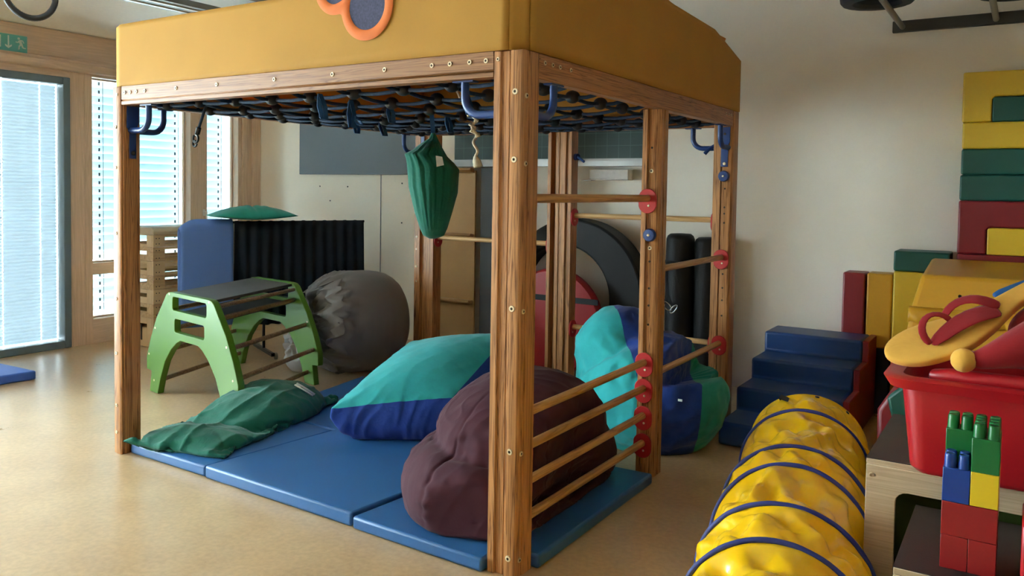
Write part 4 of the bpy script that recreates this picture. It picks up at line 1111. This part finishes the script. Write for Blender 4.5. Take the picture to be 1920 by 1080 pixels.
# blue foam mat folded over the left end of the rail
b = MB(); vs = []; nt_ = 16
prof = [(.070, .30), (.070, .70), (.068, zr-.06), (.060, zr-.015), (.040, zr+.012), (.012, zr+.024), (-.020, zr+.020), (-.045, zr), (-.058, zr-.04), (-.06, .7), (-.06, .36)]
fine = []
for a_, c_ in zip(prof, prof[1:]): fine += [(a_[0]+(c_[0]-a_[0])*k/3, a_[1]+(c_[1]-a_[1])*k/3) for k in range(3)]
fine.append(prof[-1])
for i in range(nt_+1):
    t = -.405+.425*i/nt_; dr_ = .075*max(0, (-.27-t)/.135)**2
    for o, z in fine: vs.append(tuple(rail(t, z-dr_*max(0, (z-.6)/.6), o)))
m = len(fine); b.add(vs, [(i*m+j, (i+1)*m+j, (i+1)*m+j+1, i*m+j+1) for i in range(nt_) for j in range(m-1)])
dm = b.build('foam_mat', M_foam, smooth=True, solid=.014); tag(dm, 'soft blue mat draped over the curtain rail beside the vaulting box', 'mat'); origin_to(dm, rail(-.2, zr+.02))
# teal pillow lying on the rail
V, F, pr, ix = pillow_mesh(2, 2, 40, 24)
nt2 = ix[(1, 1, 1)]; tops = {ix[(1, i, j)] for i in range(1, 40) for j in range(1, 24)}
G = []
for i, p in enumerate(V):
    u, v = p[0], p[1]; t_ = max(0, 1-abs(u)**1.7)*max(0, 1-abs(v)**2.0)**.7; top = i in tops
    fold = 1-.16*math.exp(-(u/.05)**2)-.10*ridge((u*.35, v*.2, 0), stretch((0, 1, 0), 3, 14), 2)*(1-abs(u))
    z = (.118*t_**.8*fold if top else -.016*t_)
    G.append(list(rail(.20+.365*u, zr+.034+z+.020*abs(u)**1.5+.006*max(0, abs(v)-.3), .21*v*(1-.18*u*u))))
G = np.array(G)
pl = soft_obj('pillow', G, F, M_teal2); tag(pl, 'teal pillow lying on top of the black curtain rail', 'pillow'); origin_to(pl, rail(.2, zr+.03))

# ---------------------------------------------------------------- things along the back wall
M_ply = plain('birch_plywood', (196, 156, 100), .5, var=.08, nscale=3)
pb = thing('slide_board', 'plywood board with cross cleats standing against the back wall', 'board', (-2.93, YB-.15, 0))
b = MB().box(-3.22, -2.675, YB-.09, YB-.07, 0, 1.665); b.build('board', M_ply, pb, bevel=.003)
for z, d_ in ((1.66, .06), (1.06, .05), (.45, .07)):
    b = MB(); b.prism([(YB-.0905, z-.02), (YB-.0905, z+.02), (YB-.0905-d_, z+.028), (YB-.0905-d_-.012, z+.01), (YB-.0905-d_, z-.008)], -3.2, -2.685, 0); b.build('cleat', wood('cleat_wood', 0, (190, 150, 100), (160, 118, 70), .8), pb, bevel=.004)
M_blackv = plain('black_vinyl', (30, 30, 32), .55, var=.1, bump=.2, bscale=100, spec=.3)
def ring():
    b = MB(); n = 72; vs = []; oc, orr, ic, ir = Vector((-1.55, .632)), .628, Vector((-1.64, .61)), .43
    for y in (3.30, 3.52):
        for k in range(n):
            a = 2*math.pi*k/n; d = (math.cos(a), math.sin(a))
            vs.append((oc.x+d[0]*orr, y, oc.y+d[1]*orr)); vs.append((ic.x+d[0]*ir, y, ic.y+d[1]*ir))
    o2 = 2*n; fs = []
    for k in range(n):
        q = (k+1) % n
        fs += [(2*k, 2*q, 2*q+1, 2*k+1), (o2+2*k, o2+2*k+1, o2+2*q+1, o2+2*q), (2*k, o2+2*k, o2+2*q, 2*q), (2*k+1, 2*q+1, o2+2*q+1, o2+2*k+1)]
    o = b.add(vs, fs).build('foam_ring', M_blackv, bevel=.02, seg=3); tag(o, 'huge black foam ring leaning against the white wall', 'foam ring'); origin_to(o, (-1.55, 3.42, 0))
ring()
M_redv = plain('red_vinyl', (160, 28, 36), .5, var=.05, bump=.15, bscale=120)
rcu = thing('round_cushion', 'round red cushion with black straps standing in front of the black ring', 'cushion', (-1.62, 3.14, 0))
MB().lathe([(.02, -.06), (.36, -.06), (.41, -.05), (.43, -.02), (.43, .02), (.41, .05), (.36, .06), (.02, .06)], (-1.62, 3.16, .432), (0, 1, 0), 56).build('cushion_body', M_redv, rcu, smooth='auto')
b = MB(); b.box(-2.035, -1.20, 3.090, 3.097, .600, .645); b.build('strap', M_blackv, rcu, bevel=.002)
b = MB(); b.box(-1.86, -1.80, 3.089, 3.0965, .10, .79); b.build('strap', M_blackv, rcu, bevel=.002)
for xs, yy, rr_, zt, lab in ((-.655, 3.40, .108, 1.172, 'black cushion roll leaning on the wall, left of the pair'), (-.44, 3.44, .110, 1.150, 'black cushion roll leaning on the wall, right of the pair')):
    t_ = MB().lathe([(.02, 0), (rr_-.02, 0), (rr_, .02), (rr_, zt-.04), (rr_-.01, zt-.015), (rr_-.03, zt), (.02, zt+.004)], (xs, yy, .001), (0, 0, 1), 40).build('cushion_roll', M_blackv, smooth='auto')
    tag(t_, lab, 'cushion roll', 'black cushion rolls'); origin_to(t_, (xs, yy, 0))
kb = thing('carabiner', 'silver carabiner and swivel hanging beside the black rolls', 'carabiner', (-.74, 3.24, .70))
MB().tube(arc((-.655, 3.40, .96), .117, 0, 360, 32, ((1, 0, 0), (0, 1, 0)))[:-1], .008, 8, closed=True).build('loop', M_blk, kb, smooth=True)
MB().tube([(-.745, 3.315, .96), (-.752, 3.285, .82), (-.75, 3.265, .70)], .008, 8).build('cord', M_blk, kb, smooth=True)
def link(c, r, h, tilt):
    b = MB(); c = Vector(c); u = Vector((math.cos(R(tilt)), 0, math.sin(R(tilt)))); v = Vector((-u.z, 0, u.x)); pts = []
    for k in range(20):
        a = 2*math.pi*k/20; pts.append(c+u*r*math.cos(a)+v*(h*math.sin(a)))
    return b.tube(pts, .006, 7, closed=True)
M_chrome = plain('chrome', (200, 200, 200), .2, metal=1.0)
link((-.745, 3.265, .665), .020, .034, 30).build('swivel', M_chrome, kb, smooth=True); link((-.700, 3.262, .625), .022, .045, 50).build('ring', M_chrome, kb, smooth=True); link((-.645, 3.262, .605), .016, .04, -40).build('gate', M_chrome, kb, smooth=True)
# ---------------------------------------------------------------- foam stairs and blocks on the right
M_nblue = plain('navy_vinyl', (28, 66, 124), .40, var=.07, nscale=3, bump=.12, bscale=200)
M_dred = plain('dark_red_vinyl', (128, 26, 36), .42, var=.06, nscale=3, bump=.12, bscale=200)
M_yel = plain('yellow_vinyl', (222, 186, 46), .42, var=.05, nscale=3, bump=.12, bscale=200)
M_oyel = plain('ochre_vinyl', (208, 152, 34), .42, var=.06, nscale=3, bump=.12, bscale=200)
M_dgreen = plain('bottle_green_vinyl', (22, 84, 72), .42, var=.06, nscale=3, bump=.12, bscale=200)
M_dnavy = plain('dark_navy_vinyl', (20, 38, 62), .42, var=.06, nscale=3)
st_ = thing('foam_stairs', 'blue foam steps with a dark red side standing against the wall', 'stairs', (.42, 2.8, 0))
ys = [2.10, 2.44, 2.76, 3.06, 3.375]; zs = [.14, .28, .41, .545]
b = MB()
poly = [(ys[0], .002)]
for i in range(4): poly += [(ys[i], zs[i]), (ys[i+1], zs[i])]
poly[-1] = (ys[4], zs[3]); poly += [(ys[4], .002)]
poly = poly[::-1]
b.prism(poly, .095, .725, 0); b.build('steps', M_nblue, st_, bevel=.018, seg=3)
b = MB(); b.prism([(y, z) for y, z in poly], .7255, .765, 0); b.build('side_panel', M_dred, st_, bevel=.006)
def block(x0, x1, y0, y1, z0, z1, m, label, cat='foam block', grp='foam building blocks', bev=.012):
    o = MB().box(x0, x1, y0, y1, z0+.001, z1).build('foam_block', m, bevel=bev, seg=3); tag(o, label, cat, grp); return origin_to(o, ((x0+x1)/2, (y0+y1)/2, z0+.001))
b0, b1 = 3.40, 3.58
block(.535, .678, b0-.02, b1, 0, .958, M_dred, 'tall dark red foam block standing upright behind the blue steps')
block(.690, .850, b0-.018, b1-.02, .452, .962, M_oyel, 'ochre yellow foam block upright on a navy block beside the red one')
block(.690, .852, b0-.018, b1-.02, 0, .451, M_dnavy, 'navy foam block on the floor under the ochre yellow block')
block(.864, 1.045, b0-.1, b1-.02, 0, .993, M_yel, 'bright yellow foam block standing upright under the small green block')
block(.862, 1.19, b0-.1, b1-.02, .994, 1.128, M_dgreen, 'bottle green foam block lying on top of the yellow upright block')
# big stack
sx0, sx1, sy0, sy1 = 1.228, 1.90, 3.30, 3.59
def bridge(z0, z1, m, label, hx0, hx1, hz):
    p = [(sx0, z0), (hx0, z0), (hx0, z0+hz-.02), (hx0+.02, z0+hz), (hx1-.02, z0+hz), (hx1, z0+hz-.02), (hx1, z0), (sx1, z0), (sx1, z1), (sx0, z1)]
    o = MB().prism(p, sy0, sy1, 1).build('foam_bridge', m, bevel=.012, seg=3); tag(o, label, 'foam block', 'foam building blocks'); return origin_to(o, (1.56, 3.45, z0))
block(sx0, sx1, sy0, sy1, 0, .40, M_nblue, 'wide blue foam slab at the foot of the tall right-hand stack')
block(sx0, sx1, sy0, sy1, .40, .78, M_dgreen, 'wide green foam slab low in the stack, behind the ochre wedge')
block(sx0, sx1, sy0, sy1, .78, 1.129, M_dred, 'wide dark red foam slab behind the ochre wedge, under the red bridge')
bridge(1.13, 1.467, M_dred, 'dark red bridge-shaped foam block in the tall stack by the wall', 1.388, 1.74, .172)
block(1.391, 1.737, sy0+.004, sy1, 1.13, 1.299, M_yel, 'small yellow foam block tucked under the dark red bridge block', bev=.008)
block(sx0+.002, sx1, sy0, sy1, 1.468, 1.630, M_dgreen, 'lower of the two wide green foam slabs, resting on the red bridge')
block(sx0+.005, sx1, sy0, sy1, 1.631, 1.793, M_dgreen, 'upper of the two wide green foam slabs, under the yellow slab')
block(sx0+.006, sx1, sy0, sy1, 1.794, 1.960, M_yel, 'wide yellow foam slab between green slab and yellow bridge')
bridge(1.961, 2.277, M_yel, 'yellow bridge-shaped foam block at the top of the tall stack', 1.390, 1.74, .158)
block(1.393, 1.737, sy0+.004, sy1, 1.961, 2.116, M_dgreen, 'small bottle green foam block tucked under the topmost yellow bridge', bev=.008)
# ochre wedge
wd = thing('foam_wedge', 'large ochre yellow foam block with a sloping front behind the red bin', 'foam block', (1.55, 2.2, 0))
rows = [(.002, 1.62, 1.03, 1.00), (.90, 1.925, 1.118, 1.065), (.935, 1.94, 1.124, 1.07), (1.095, 2.0, 1.158, 1.088)]
vs = []
for z, yf_, xf_, xb_ in rows: vs += [(xf_, yf_, z), (1.95, yf_, z), (1.95, 3.27, z), (xb_, 3.27, z)]
fs = [(0, 3, 2, 1), (12, 13, 14, 15)]+[(4*k+i, 4*k+(i+1) % 4, 4*k+4+(i+1) % 4, 4*k+4+i) for k in range(3) for i in range(4)]
wbm = MB().add(vs, fs).build('wedge_body', M_oyel, wd, bevel=.022, seg=3)
for x in (1.334, 1.436, 1.538):
    MB().lathe([(.008, 0), (.008, .004)], (x, 1.964, 1.0), (0, -.95, .36), 10).build('eyelet', M_dark, wd)
b = MB(); vs = []; n = 60
for i in range(n+1):
    x = 1.112+.83*i/n; vs += [(x, 1.938, .935), (x, 1.915+.003*math.sin(i*1.3), .915), (x, 1.895+.004*math.sin(i*1.7), .86+.006*math.sin(i*1.1))]
b.add(vs, [(3*i+j, 3*i+3+j, 3*i+4+j, 3*i+1+j) for i in range(n) for j in range(2)]); b.build('flap', M_oyel, wd, smooth=True, solid=.004)

# red and green folded wedge behind the shelf
fw = thing('folded_cushion', 'red and green folded foam cushion squeezed behind the wooden shelf', 'cushion', (1.2, 1.2, 0))
b = MB(); b.prism([(1.105, .002), (1.40, .002), (1.40, .70), (1.205, .73), (1.135, .66), (1.095, .59)], 1.10, 1.30, 1); b.build('red_side', M_dred, fw, bevel=.02, seg=3)
b = MB(); b.prism([(1.215, .735), (1.14, .662), (1.165, .56), (1.42, .56), (1.42, .715)], 1.03, 1.099, 1); b.build('green_side', M_dgreen, fw, bevel=.012, seg=3)

# ---------------------------------------------------------------- yellow play tunnel
M_tun = plain('yellow_tarpaulin', (242, 190, 22), .20, var=.05, nscale=4, spec=.6)
M_piping = plain('blue_piping', (34, 50, 120), .6, var=.1)
def xlim(y): return 1.184 if y > .17 else (1.184+(.17-y)/.14*.12 if y > .03 else 1.304)
def tunnel():
    root = thing('play_tunnel', 'yellow tarpaulin play tunnel with blue hoops lying by the wooden shelf', 'tunnel', (.86, .5, 0))
    A, B = Vector((.745, 1.46, 0)), Vector((1.10, -.62, 0)); ax = (B-A); Lt = ax.length; ax.normalize(); u = Vector((-ax.y, ax.x, 0))
    if u.x > 0: u = -u
    rx, rz = .268, .262; hoops = [(.0, 0), (.38, .05), (.92, .03), (1.22, .10), (1.50, -.02), (1.86, .05), (Lt, 0)]
    n, m = 180, 240; vs = []
    hs = [h for h, _ in hoops]
    for i in range(m+1):
        s = Lt*i/m
        j = max(k for k in range(len(hs)) if hs[k] <= s+1e-6); j = min(j, len(hs)-2); f = (s-hs[j])/(hs[j+1]-hs[j]); sag_ = math.sin(math.pi*f)**.7 if 0 < f < 1 else 0
        for k in range(n):
            a = 2*math.pi*k/n; c, s_ = math.cos(a), math.sin(a)
            wq = .5*mnoise.noise(Vector((c*1.6, s_*1.6, s*2)))
            al = a*rx; cr_ = .0
            for kx, ky, ph, am_ in ((3.1, 2.3, .1, .030), (-4.6, 3.2, .45, .022), (1.9, -5.1, .7, .024), (7.4, 4.9, .2, .012), (-6.1, 8.3, .9, .010), (9.0, -2.2, .33, .010)):
                cr_ += am_*tri(kx*al+ky*s+ph+wq)
            r_ = 1 - sag_*(.075+.05*(s_ > 0)*s_) + min(1, sag_*1.3)*(cr_*1.6+.014)
            tilt = hoops[j][1]*(1-f)+hoops[j+1][1]*f
            zz = rz+rz*s_*r_
            q = A+ax*(s-tilt*s_)+u*(rx*c*r_)+Vector((0, 0, max(.004, zz+.004)))
            q.x = min(q.x, xlim(q.y)); vs.append(tuple(q))
    fs = [(i*n+k, i*n+(k+1) % n, (i+1)*n+(k+1) % n, (i+1)*n+k) for i in range(m) for k in range(n)]
    MB().add(vs, fs).build('tunnel_cloth', M_tun, root, smooth=True, solid=.003)
    for h, tl in hoops[1:-1]:
        pts = []
        for k in range(90):
            a = 2*math.pi*k/90; c, s_ = math.cos(a), math.sin(a); w_ = 1.008+.006*mnoise.noise(Vector((c*5, s_*5, h*9)))
            q = A+ax*(h-tl*s_)+u*(rx*c*w_)+Vector((0, 0, max(.008, rz+.004+rz*s_*w_))); q.x = min(q.x, xlim(q.y)-.009); pts.append(q)
        MB().tube(pts, .0085, 8, closed=True).build('hoop', M_piping, root, smooth=True)
    for an, w_ in ((82, .010), (118, .010), (50, .008)):
        p = A+ax*.035+u*(rx*math.cos(R(180-an)))*1.0+Vector((0, 0, rz+rz*math.sin(R(an))+.006)); nn = (u*math.cos(R(180-an))+Vector((0, 0, math.sin(R(an)))))
        MB().lathe([(w_, -.002), (w_, .003), (w_*.4, .004)], p, nn, 10).build('eyelet', M_blk, root)
    p = A+ax*.05+u*(rx*math.cos(R(65)))+Vector((0, 0, rz+rz*math.sin(R(115))+.004)); t_ = (ax*.035); q_ = (u*math.sin(R(65))*.03-Vector((0, 0, math.cos(R(65))*-.016)))
    nn = (u*math.cos(R(65))+Vector((0, 0, math.sin(R(65)))))*.006
    MB().add([tuple(p+t_+q_*.7+nn), tuple(p-t_*1.3+q_*.5+nn), tuple(p-t_*1.2-q_+nn), tuple(p+t_-q_*.9+nn)], [(0, 1, 2, 3)]).build('strap_tab', M_blackv, root, solid=.004)
tunnel()

# ---------------------------------------------------------------- wooden shelves
M_beech = wood('pale_beech_x', 0, (200, 178, 146), (190, 166, 132), .5, .45, ring=60, mul=.15)
M_darktop = plain('dark_brown_laminate', (58, 50, 48), .5, var=.10, nscale=14, bump=.1, bscale=200)
M_olive = plain('olive_panel', (66, 84, 22), .6, var=.04)
def shelf(label, x0, x1, y0, y1, zt, nm='shelf'):
    root = thing(nm, label, 'shelf', ((x0+x1)/2, (y0+y1)/2, 0)); t = .02
    MB().box(x0, x1, y0, y1, zt-.003, zt).build('top', M_darktop, root)
    MB().box(x0, x1, y0, y1, zt-.022, zt-.0032).build('top_board', M_beech, root, bevel=.002, seg=1)
    # front frame with rounded opening
    a0, a1, z0, z1, r = x0+.088, x1-.088, .08, zt-.095, .035
    out = [(x0, .002), (x1, .002), (x1, zt-.0225), (x0, zt-.0225)]
    bm = bmesh.new()
    inn = []
    for cx, cz, s in ((a1-r, z1-r, 0), (a0+r, z1-r, 90), (a0+r, z0+r, 180), (a1-r, z0+r, 270)): inn += [(cx+r*math.cos(R(s+a)), cz+r*math.sin(R(s+a))) for a in (0, 22, 45, 67, 90)]
    ed = []
    for pts in (out, inn):
        v_ = [bm.verts.new((x, y0, z)) for x, z in pts]; ed += [bm.edges.new((v_[i], v_[(i+1) % len(v_)])) for i in range(len(v_))]
    bmesh.ops.triangle_fill(bm, edges=ed, use_beauty=True); ex = bmesh.ops.extrude_face_region(bm, geom=bm.faces[:])
    for g in ex['geom']:
        if isinstance(g, bmesh.types.BMVert): g.co.y += t
    bm.verts.index_update(); vs = [tuple(v.co) for v in bm.verts]; fs = [tuple(v.index for v in f.verts) for f in bm.faces]; bm.free()
    MB().add(vs, fs).build('front_frame', M_beech, root, bevel=.002, seg=1)
    MB().box(x0+t, x1-t, y0+.10, y0+.105, .02, zt-.0225).build('back_panel', M_olive, root)
    for xx in (x0, x1-t): MB().box(xx, xx+t, y0+t, y1, .002, zt-.0225).build('side_panel', M_beech, root)
    MB().box(x0+t, x1-t, y1-t, y1, .002, zt-.0225).build('rear_panel', M_beech, root)
    MB().lathe([(.008, 0), (.008, .003), (.004, .004), (.0035, .001)], (x0+.016, y0, zt-.055), (0, -1, 0), 12).build('screw', M_brass, root, smooth='auto')
    return root
shelf('pale wooden shelf with dark top and olive panel, carrying the red bin', 1.192, 2.05, .210, .830, .65)
shelf('lower pale wooden shelf with dark top, carrying the toy brick tower', 1.340, 2.00, -.30, .200, .53)

# ---------------------------------------------------------------- red bin with a soft toy
M_bin = plain('red_plastic_bin', (176, 26, 36), .35, var=.03, spec=.5)
def rrect(x0, x1, y0, y1, r, z, k=5):
    p = []
    for cx, cy, s in ((x1-r, y1-r, 0), (x0+r, y1-r, 90), (x0+r, y0+r, 180), (x1-r, y0+r, 270)):
        for i in range(k+1): a = R(s+90*i/k); p.append((cx+r*math.cos(a), cy+r*math.sin(a), z))
    return p
bn = thing('storage_bin', 'big red plastic bin on the wooden shelf, toys heaped in it', 'bin', (1.6, .36, .651))
def loft(secs, mat, name, parent, bevel=0):
    b = MB(); vs = []; n = len(secs[0])
    for s in secs: vs += s
    fs = [(i*n+k, i*n+(k+1) % n, (i+1)*n+(k+1) % n, (i+1)*n+k) for i in range(len(secs)-1) for k in range(n)]
    fs += [tuple(range(n))[::-1], tuple(range((len(secs)-1)*n, len(secs)*n))]
    return b.add(vs, fs).build(name, mat, parent, smooth='auto')
z0 = .6515
loft([rrect(1.335, 1.90, .135, .60, .05, z0), rrect(1.322, 1.91, .122, .61, .05, z0+.015), rrect(1.295, 1.94, .098, .635, .06, .912), rrect(1.295, 1.94, .098, .635, .06, .92), rrect(1.285, 1.95, .088, .645, .065, .922),
      rrect(1.287, 1.948, .09, .643, .06, .93), rrect(1.302, 1.933, .105, .628, .055, .93), rrect(1.33, 1.905, .13, .60, .05, z0+.02)], M_bin, 'bin_body', bn)
def ringloft(secs, name):
    b = MB(); vs = []; n = len(secs[0])
    for s in secs: vs += s
    m = len(secs); fs = [(i*n+k, i*n+(k+1) % n, ((i+1) % m)*n+(k+1) % n, ((i+1) % m)*n+k) for i in range(m) for k in range(n)]
    return b.add(vs, fs).build(name, M_bin, bn, smooth='auto')
ringloft([rrect(1.262, 1.965, .070, .668, .07, .915), rrect(1.245, 1.98, .055, .68, .075, .945), rrect(1.258, 1.97, .068, .67, .07, .952), rrect(1.297, 1.935, .102, .632, .055, .950), rrect(1.303, 1.932, .106, .627, .055, .932), rrect(1.288, 1.947, .089, .644, .06, .932)], 'rim')
b = MB(); b.tube([(1.375, .20, .935), (1.385, .155, .950), (1.42, .138, .956), (1.60, .132, .958), (1.93, .132, .958)], [.012, .020, .024, .024, .024], 14); b.build('inner_lip', M_bin, bn, smooth='auto')
M_ysoft = fabric('yellow_plush', (226, 172, 74), wr=.15, wscale=12)
M_rsoft = fabric('red_plush', (150, 28, 36), wr=.15, wscale=12)
M_bsoft = fabric('blue_plush', (36, 92, 160), wr=.1)
pn = Vector((-.0886, -.622, .778)).normalized()
pad = [(1.24, .146, 1.019), (1.252, .178, 1.046), (1.295, .213, 1.079), (1.381, .241, 1.111), (1.438, .254, 1.128), (1.485, .286, 1.158), (1.533, .313, 1.186), (1.6, .362, 1.233), (1.70, .42, 1.29), (1.72, .36, 1.24), (1.60, .318, 1.197), (1.538, .218, 1.11), (1.487, .164, 1.061), (1.435, .13, 1.028), (1.354, .101, .996), (1.296, .106, .993), (1.258, .119, .999)]
fp = thing('toy_sandal', 'yellow padded toy sole with two red straps sticking out of the bin', 'soft toy', (1.42, .2, 1.0))
def padded(outline, nn, th, mat, name, parent, sub=2):
    c = sum((Vector(p) for p in outline), Vector())/len(outline); n = len(outline); vs = []; nn = Vector(nn)
    rings = [(1.0, -.5), (1.025, -.25), (1.025, .25), (1.0, .5), (.88, .60), (.5, .66)]
    for k, h in rings:
        for p in outline: vs.append(tuple(c+(Vector(p)-c)*k+nn*th*h - nn*th*.5))
    vs.append(tuple(c+nn*th*.17)); vs.append(tuple(c-nn*th*1.05)); m = len(rings)
    fs = [(i*n+k, i*n+(k+1) % n, (i+1)*n+(k+1) % n, (i+1)*n+k) for i in range(m-1) for k in range(n)]
    fs += [((m-1)*n+k, (m-1)*n+(k+1) % n, m*n) for k in range(n)] + [(k, (k+1) % n, m*n+1) for k in range(n)]
    return MB().add(vs, fs).build(name, mat, parent, smooth=True, sub=sub)
padded(pad, pn, .030, M_ysoft, 'sole', fp)
def band(pts, w_, name, parent, mat=M_rsoft, wdir=None):
    pts = [Vector(p) for p in pts]; b = MB(); vs = []
    for i, p in enumerate(pts):
        d = (pts[min(i+1, len(pts)-1)]-pts[max(i-1, 0)]).normalized(); s = Vector(wdir) if wdir else d.cross(pn).normalized()
        ww = w_[i] if isinstance(w_, (list, tuple)) else w_
        vs += [tuple(p-s*ww), tuple(p), tuple(p+s*ww)]
    b.add(vs, [(3*i+j, 3*i+3+j, 3*i+4+j, 3*i+1+j) for i in range(len(pts)-1) for j in range(2)])
    return b.build(name, mat, parent, smooth=True, solid=.005, sub=1)
def lift(p, h): return Vector(p)+pn*h
# strap nearest the tip: an arch standing up from the sole, then a flat band running up the sole
band([lift((1.372, .150, 1.037), .010), lift((1.352, .160, 1.045), .022), lift((1.343, .185, 1.062), .036), lift((1.350, .212, 1.082), .046), lift((1.374, .226, 1.098), .046), lift((1.405, .226, 1.100), .036), lift((1.42, .216, 1.094), .022)], .012, 'strap', fp)
band([lift((1.372, .150, 1.037), .008), lift((1.41, .182, 1.066), .022), lift((1.45, .214, 1.096), .030), lift((1.50, .245, 1.124), .026), lift((1.545, .262, 1.142), .012)], [.016, .028, .032, .034, .03], 'strap', fp)
band([lift((1.395, .240, 1.111), .006), lift((1.405, .258, 1.124), .022), lift((1.430, .276, 1.142), .032), lift((1.468, .284, 1.154), .034), lift((1.505, .282, 1.156), .026), lift((1.545, .275, 1.152), .012)], [.012, .014, .016, .020, .022, .02], 'strap', fp)
b = MB(); b.add([tuple(lift((1.425, .20, 1.082), .004)), tuple(lift((1.452, .185, 1.073), .004)), tuple(lift((1.455, .195, 1.081), .004)), tuple(lift((1.428, .212, 1.092), .004))], [(0, 1, 2, 3)]); b.build('label_tag', M_tagw, fp, solid=.002)
# red plush figure lying behind / on the rim
pt = thing('plush_figure', 'red plush toy with a yellow ball hand lying over the bin rim', 'soft toy', (1.65, .25, .97))
V, F, fc = star((1.80, .34, 1.07), lambda d: ell(d, (0, 0, 0), (.24, .20, .15))+.008*mnoise.noise(Vector(d)*4), 48, 30)
soft_obj('body', np.array(V), F, M_rsoft, parent=pt)
b = MB(); pa = [(1.478, .115, 1.012), (1.51, .118, 1.022), (1.55, .13, 1.040), (1.60, .16, 1.058), (1.66, .20, 1.07), (1.74, .27, 1.075)]
b.tube(pa, [.024, .031, .042, .062, .09, .11], 20); b.build('arm', M_rsoft, pt, smooth=True, sub=1)
V, F, fc = star((1.460, .108, 1.014), lambda d: .0335+.0016*abs(math.sin(2.5*math.atan2(d.z, d.y)))-.0012*mnoise.noise(Vector(d)*5), 40, 28)
soft_obj('hand', np.array(V), F, M_ysoft, parent=pt)
padded([(1.50, .35, 1.19), (1.56, .37, 1.215), (1.66, .42, 1.27), (1.74, .45, 1.26), (1.66, .40, 1.20), (1.56, .35, 1.18)], pn, .02, M_bsoft, 'blue_collar', pt, 1)

# ---------------------------------------------------------------- toy brick tower
def bricks():
    M_ = {'red': plain('brick_red', (150, 32, 36), .3, var=.02), 'blue': plain('brick_blue', (26, 66, 150), .3, var=.02), 'yellow': plain('brick_yellow', (226, 196, 40), .3, var=.02), 'green': plain('brick_green', (26, 112, 56), .3, var=.02)}
    u, hh, X0_, Y0_ = .0315, .0875, 1.4405, -.238
    zb_ = .5305
    def brick(col, i, j, k, nx, ny, label, studs=None):
        x0, y0, z0_ = X0_+i*u, Y0_+j*u, zb_+k*hh
        root = thing('toy_brick', label, 'toy brick', (x0+nx*u/2, y0+ny*u/2, z0_), 'toy bricks in the tower')
        MB().box(x0+.0004, x0+nx*u-.0004, y0+.0004, y0+ny*u-.0004, z0_+.0003, z0_+hh-.0003).build('brick_body', M_[col], root, bevel=.0016)
        for a, b_ in (studs if studs is not None else [(a, b_) for a in range(nx) for b_ in range(ny)]):
            MB().lathe([(.0138, 0), (.0130, .030), (.0120, .0345), (.0105, .036), (.0096, .035), (.0004, .035)], (x0+(a+.5)*u, y0+(b_+.5)*u, z0_+hh-.0003), (0, 0, 1), 16).build('stud', M_[col], root, smooth='auto')
    brick('red', 0, 0, 0, 2, 4, 'red toy brick at the bottom left of the tower', [])
    brick('red', 2, 0, 0, 2, 4, 'red toy brick at the bottom right of the tower', [])
    brick('red', 0, 0, 1, 4, 4, 'wide red toy brick across the two bottom bricks', [])
    brick('blue', 0, 0, 2, 2, 4, 'blue toy brick on the left of the tower', [(0, 0), (1, 0), (0, 1), (1, 1)])
    brick('yellow', 2, 0, 2, 2, 4, 'yellow toy brick on the right of the tower', [])
    brick('green', 0, 2, 3, 2, 2, 'green toy brick standing behind the studs of the blue brick')
    brick('green', 2, 0, 3, 2, 4, 'green toy brick on top of the yellow brick')
bricks()
rx_ = MB().box(1.618, 1.70, -.29, -.10, .531, .70).build('red_box', M_bin, bevel=.008); tag(rx_, 'small red box at the right edge of the lower shelf', 'box'); origin_to(rx_, (1.66, -.2, .531))

# ---------------------------------------------------------------- wall rack with tyres
rk = thing('wall_rack', 'steel rack on the back wall with two arms carrying tyres', 'rack', (1.2, YB, 2.65))
MB().box(.772, 1.95, YB-.04, YB-.001, 2.612, 2.688).build('wall_bar', plain('dark_grey_steel', (66, 66, 64), .5, metal=.3), rk, bevel=.003)
for x in (.835, 1.385, 1.9): MB().tube([(x, YB-.041, 2.645), (x, 2.62, 2.645)], .019, 14).build('arm', M_steel, rk, smooth='auto')
M_tyre = plain('dark_rubber', (40, 46, 58), .7, var=.15, nscale=30, bump=.3, bscale=60)
def tyre(c, R0, w_, label):
    b = MB(); c = Vector(c); n = 72
    prof = [(.58, -.30), (.66, -.46), (.80, -.5), (.93, -.46), (.985, -.36), (1.0, -.2), (1.0, .2), (.985, .36), (.93, .46), (.80, .5), (.66, .46), (.58, .30), (.60, 0)]
    vs = []; m = len(prof)
    for k in range(n):
        a = 2*math.pi*k/n; tr_ = .985 if k % 4 == 0 else 1.0
        for r_, h in prof: vs.append(tuple(c+Vector((math.cos(a), math.sin(a), 0))*(R0*r_*(tr_ if r_ > .9 else 1))+Vector((0, 0, h*w_))))
    b.add(vs, [(k*m+i, k*m+(i+1) % m, ((k+1) % n)*m+(i+1) % m, ((k+1) % n)*m+i) for k in range(n) for i in range(m)])
    o = b.build('tyre', M_tyre, smooth='auto'); tag(o, label, 'tyre', 'tyres on the rack'); origin_to(o, (c.x, c.y, c.z-w_/2)); return o
tyre((.775, 2.87, 2.735), .215, .14, 'dark tyre lying at the left end of the wall rack')
tyre((1.50, 2.98, 2.735), .215, .14, 'dark tyre at the right edge of the wall rack')
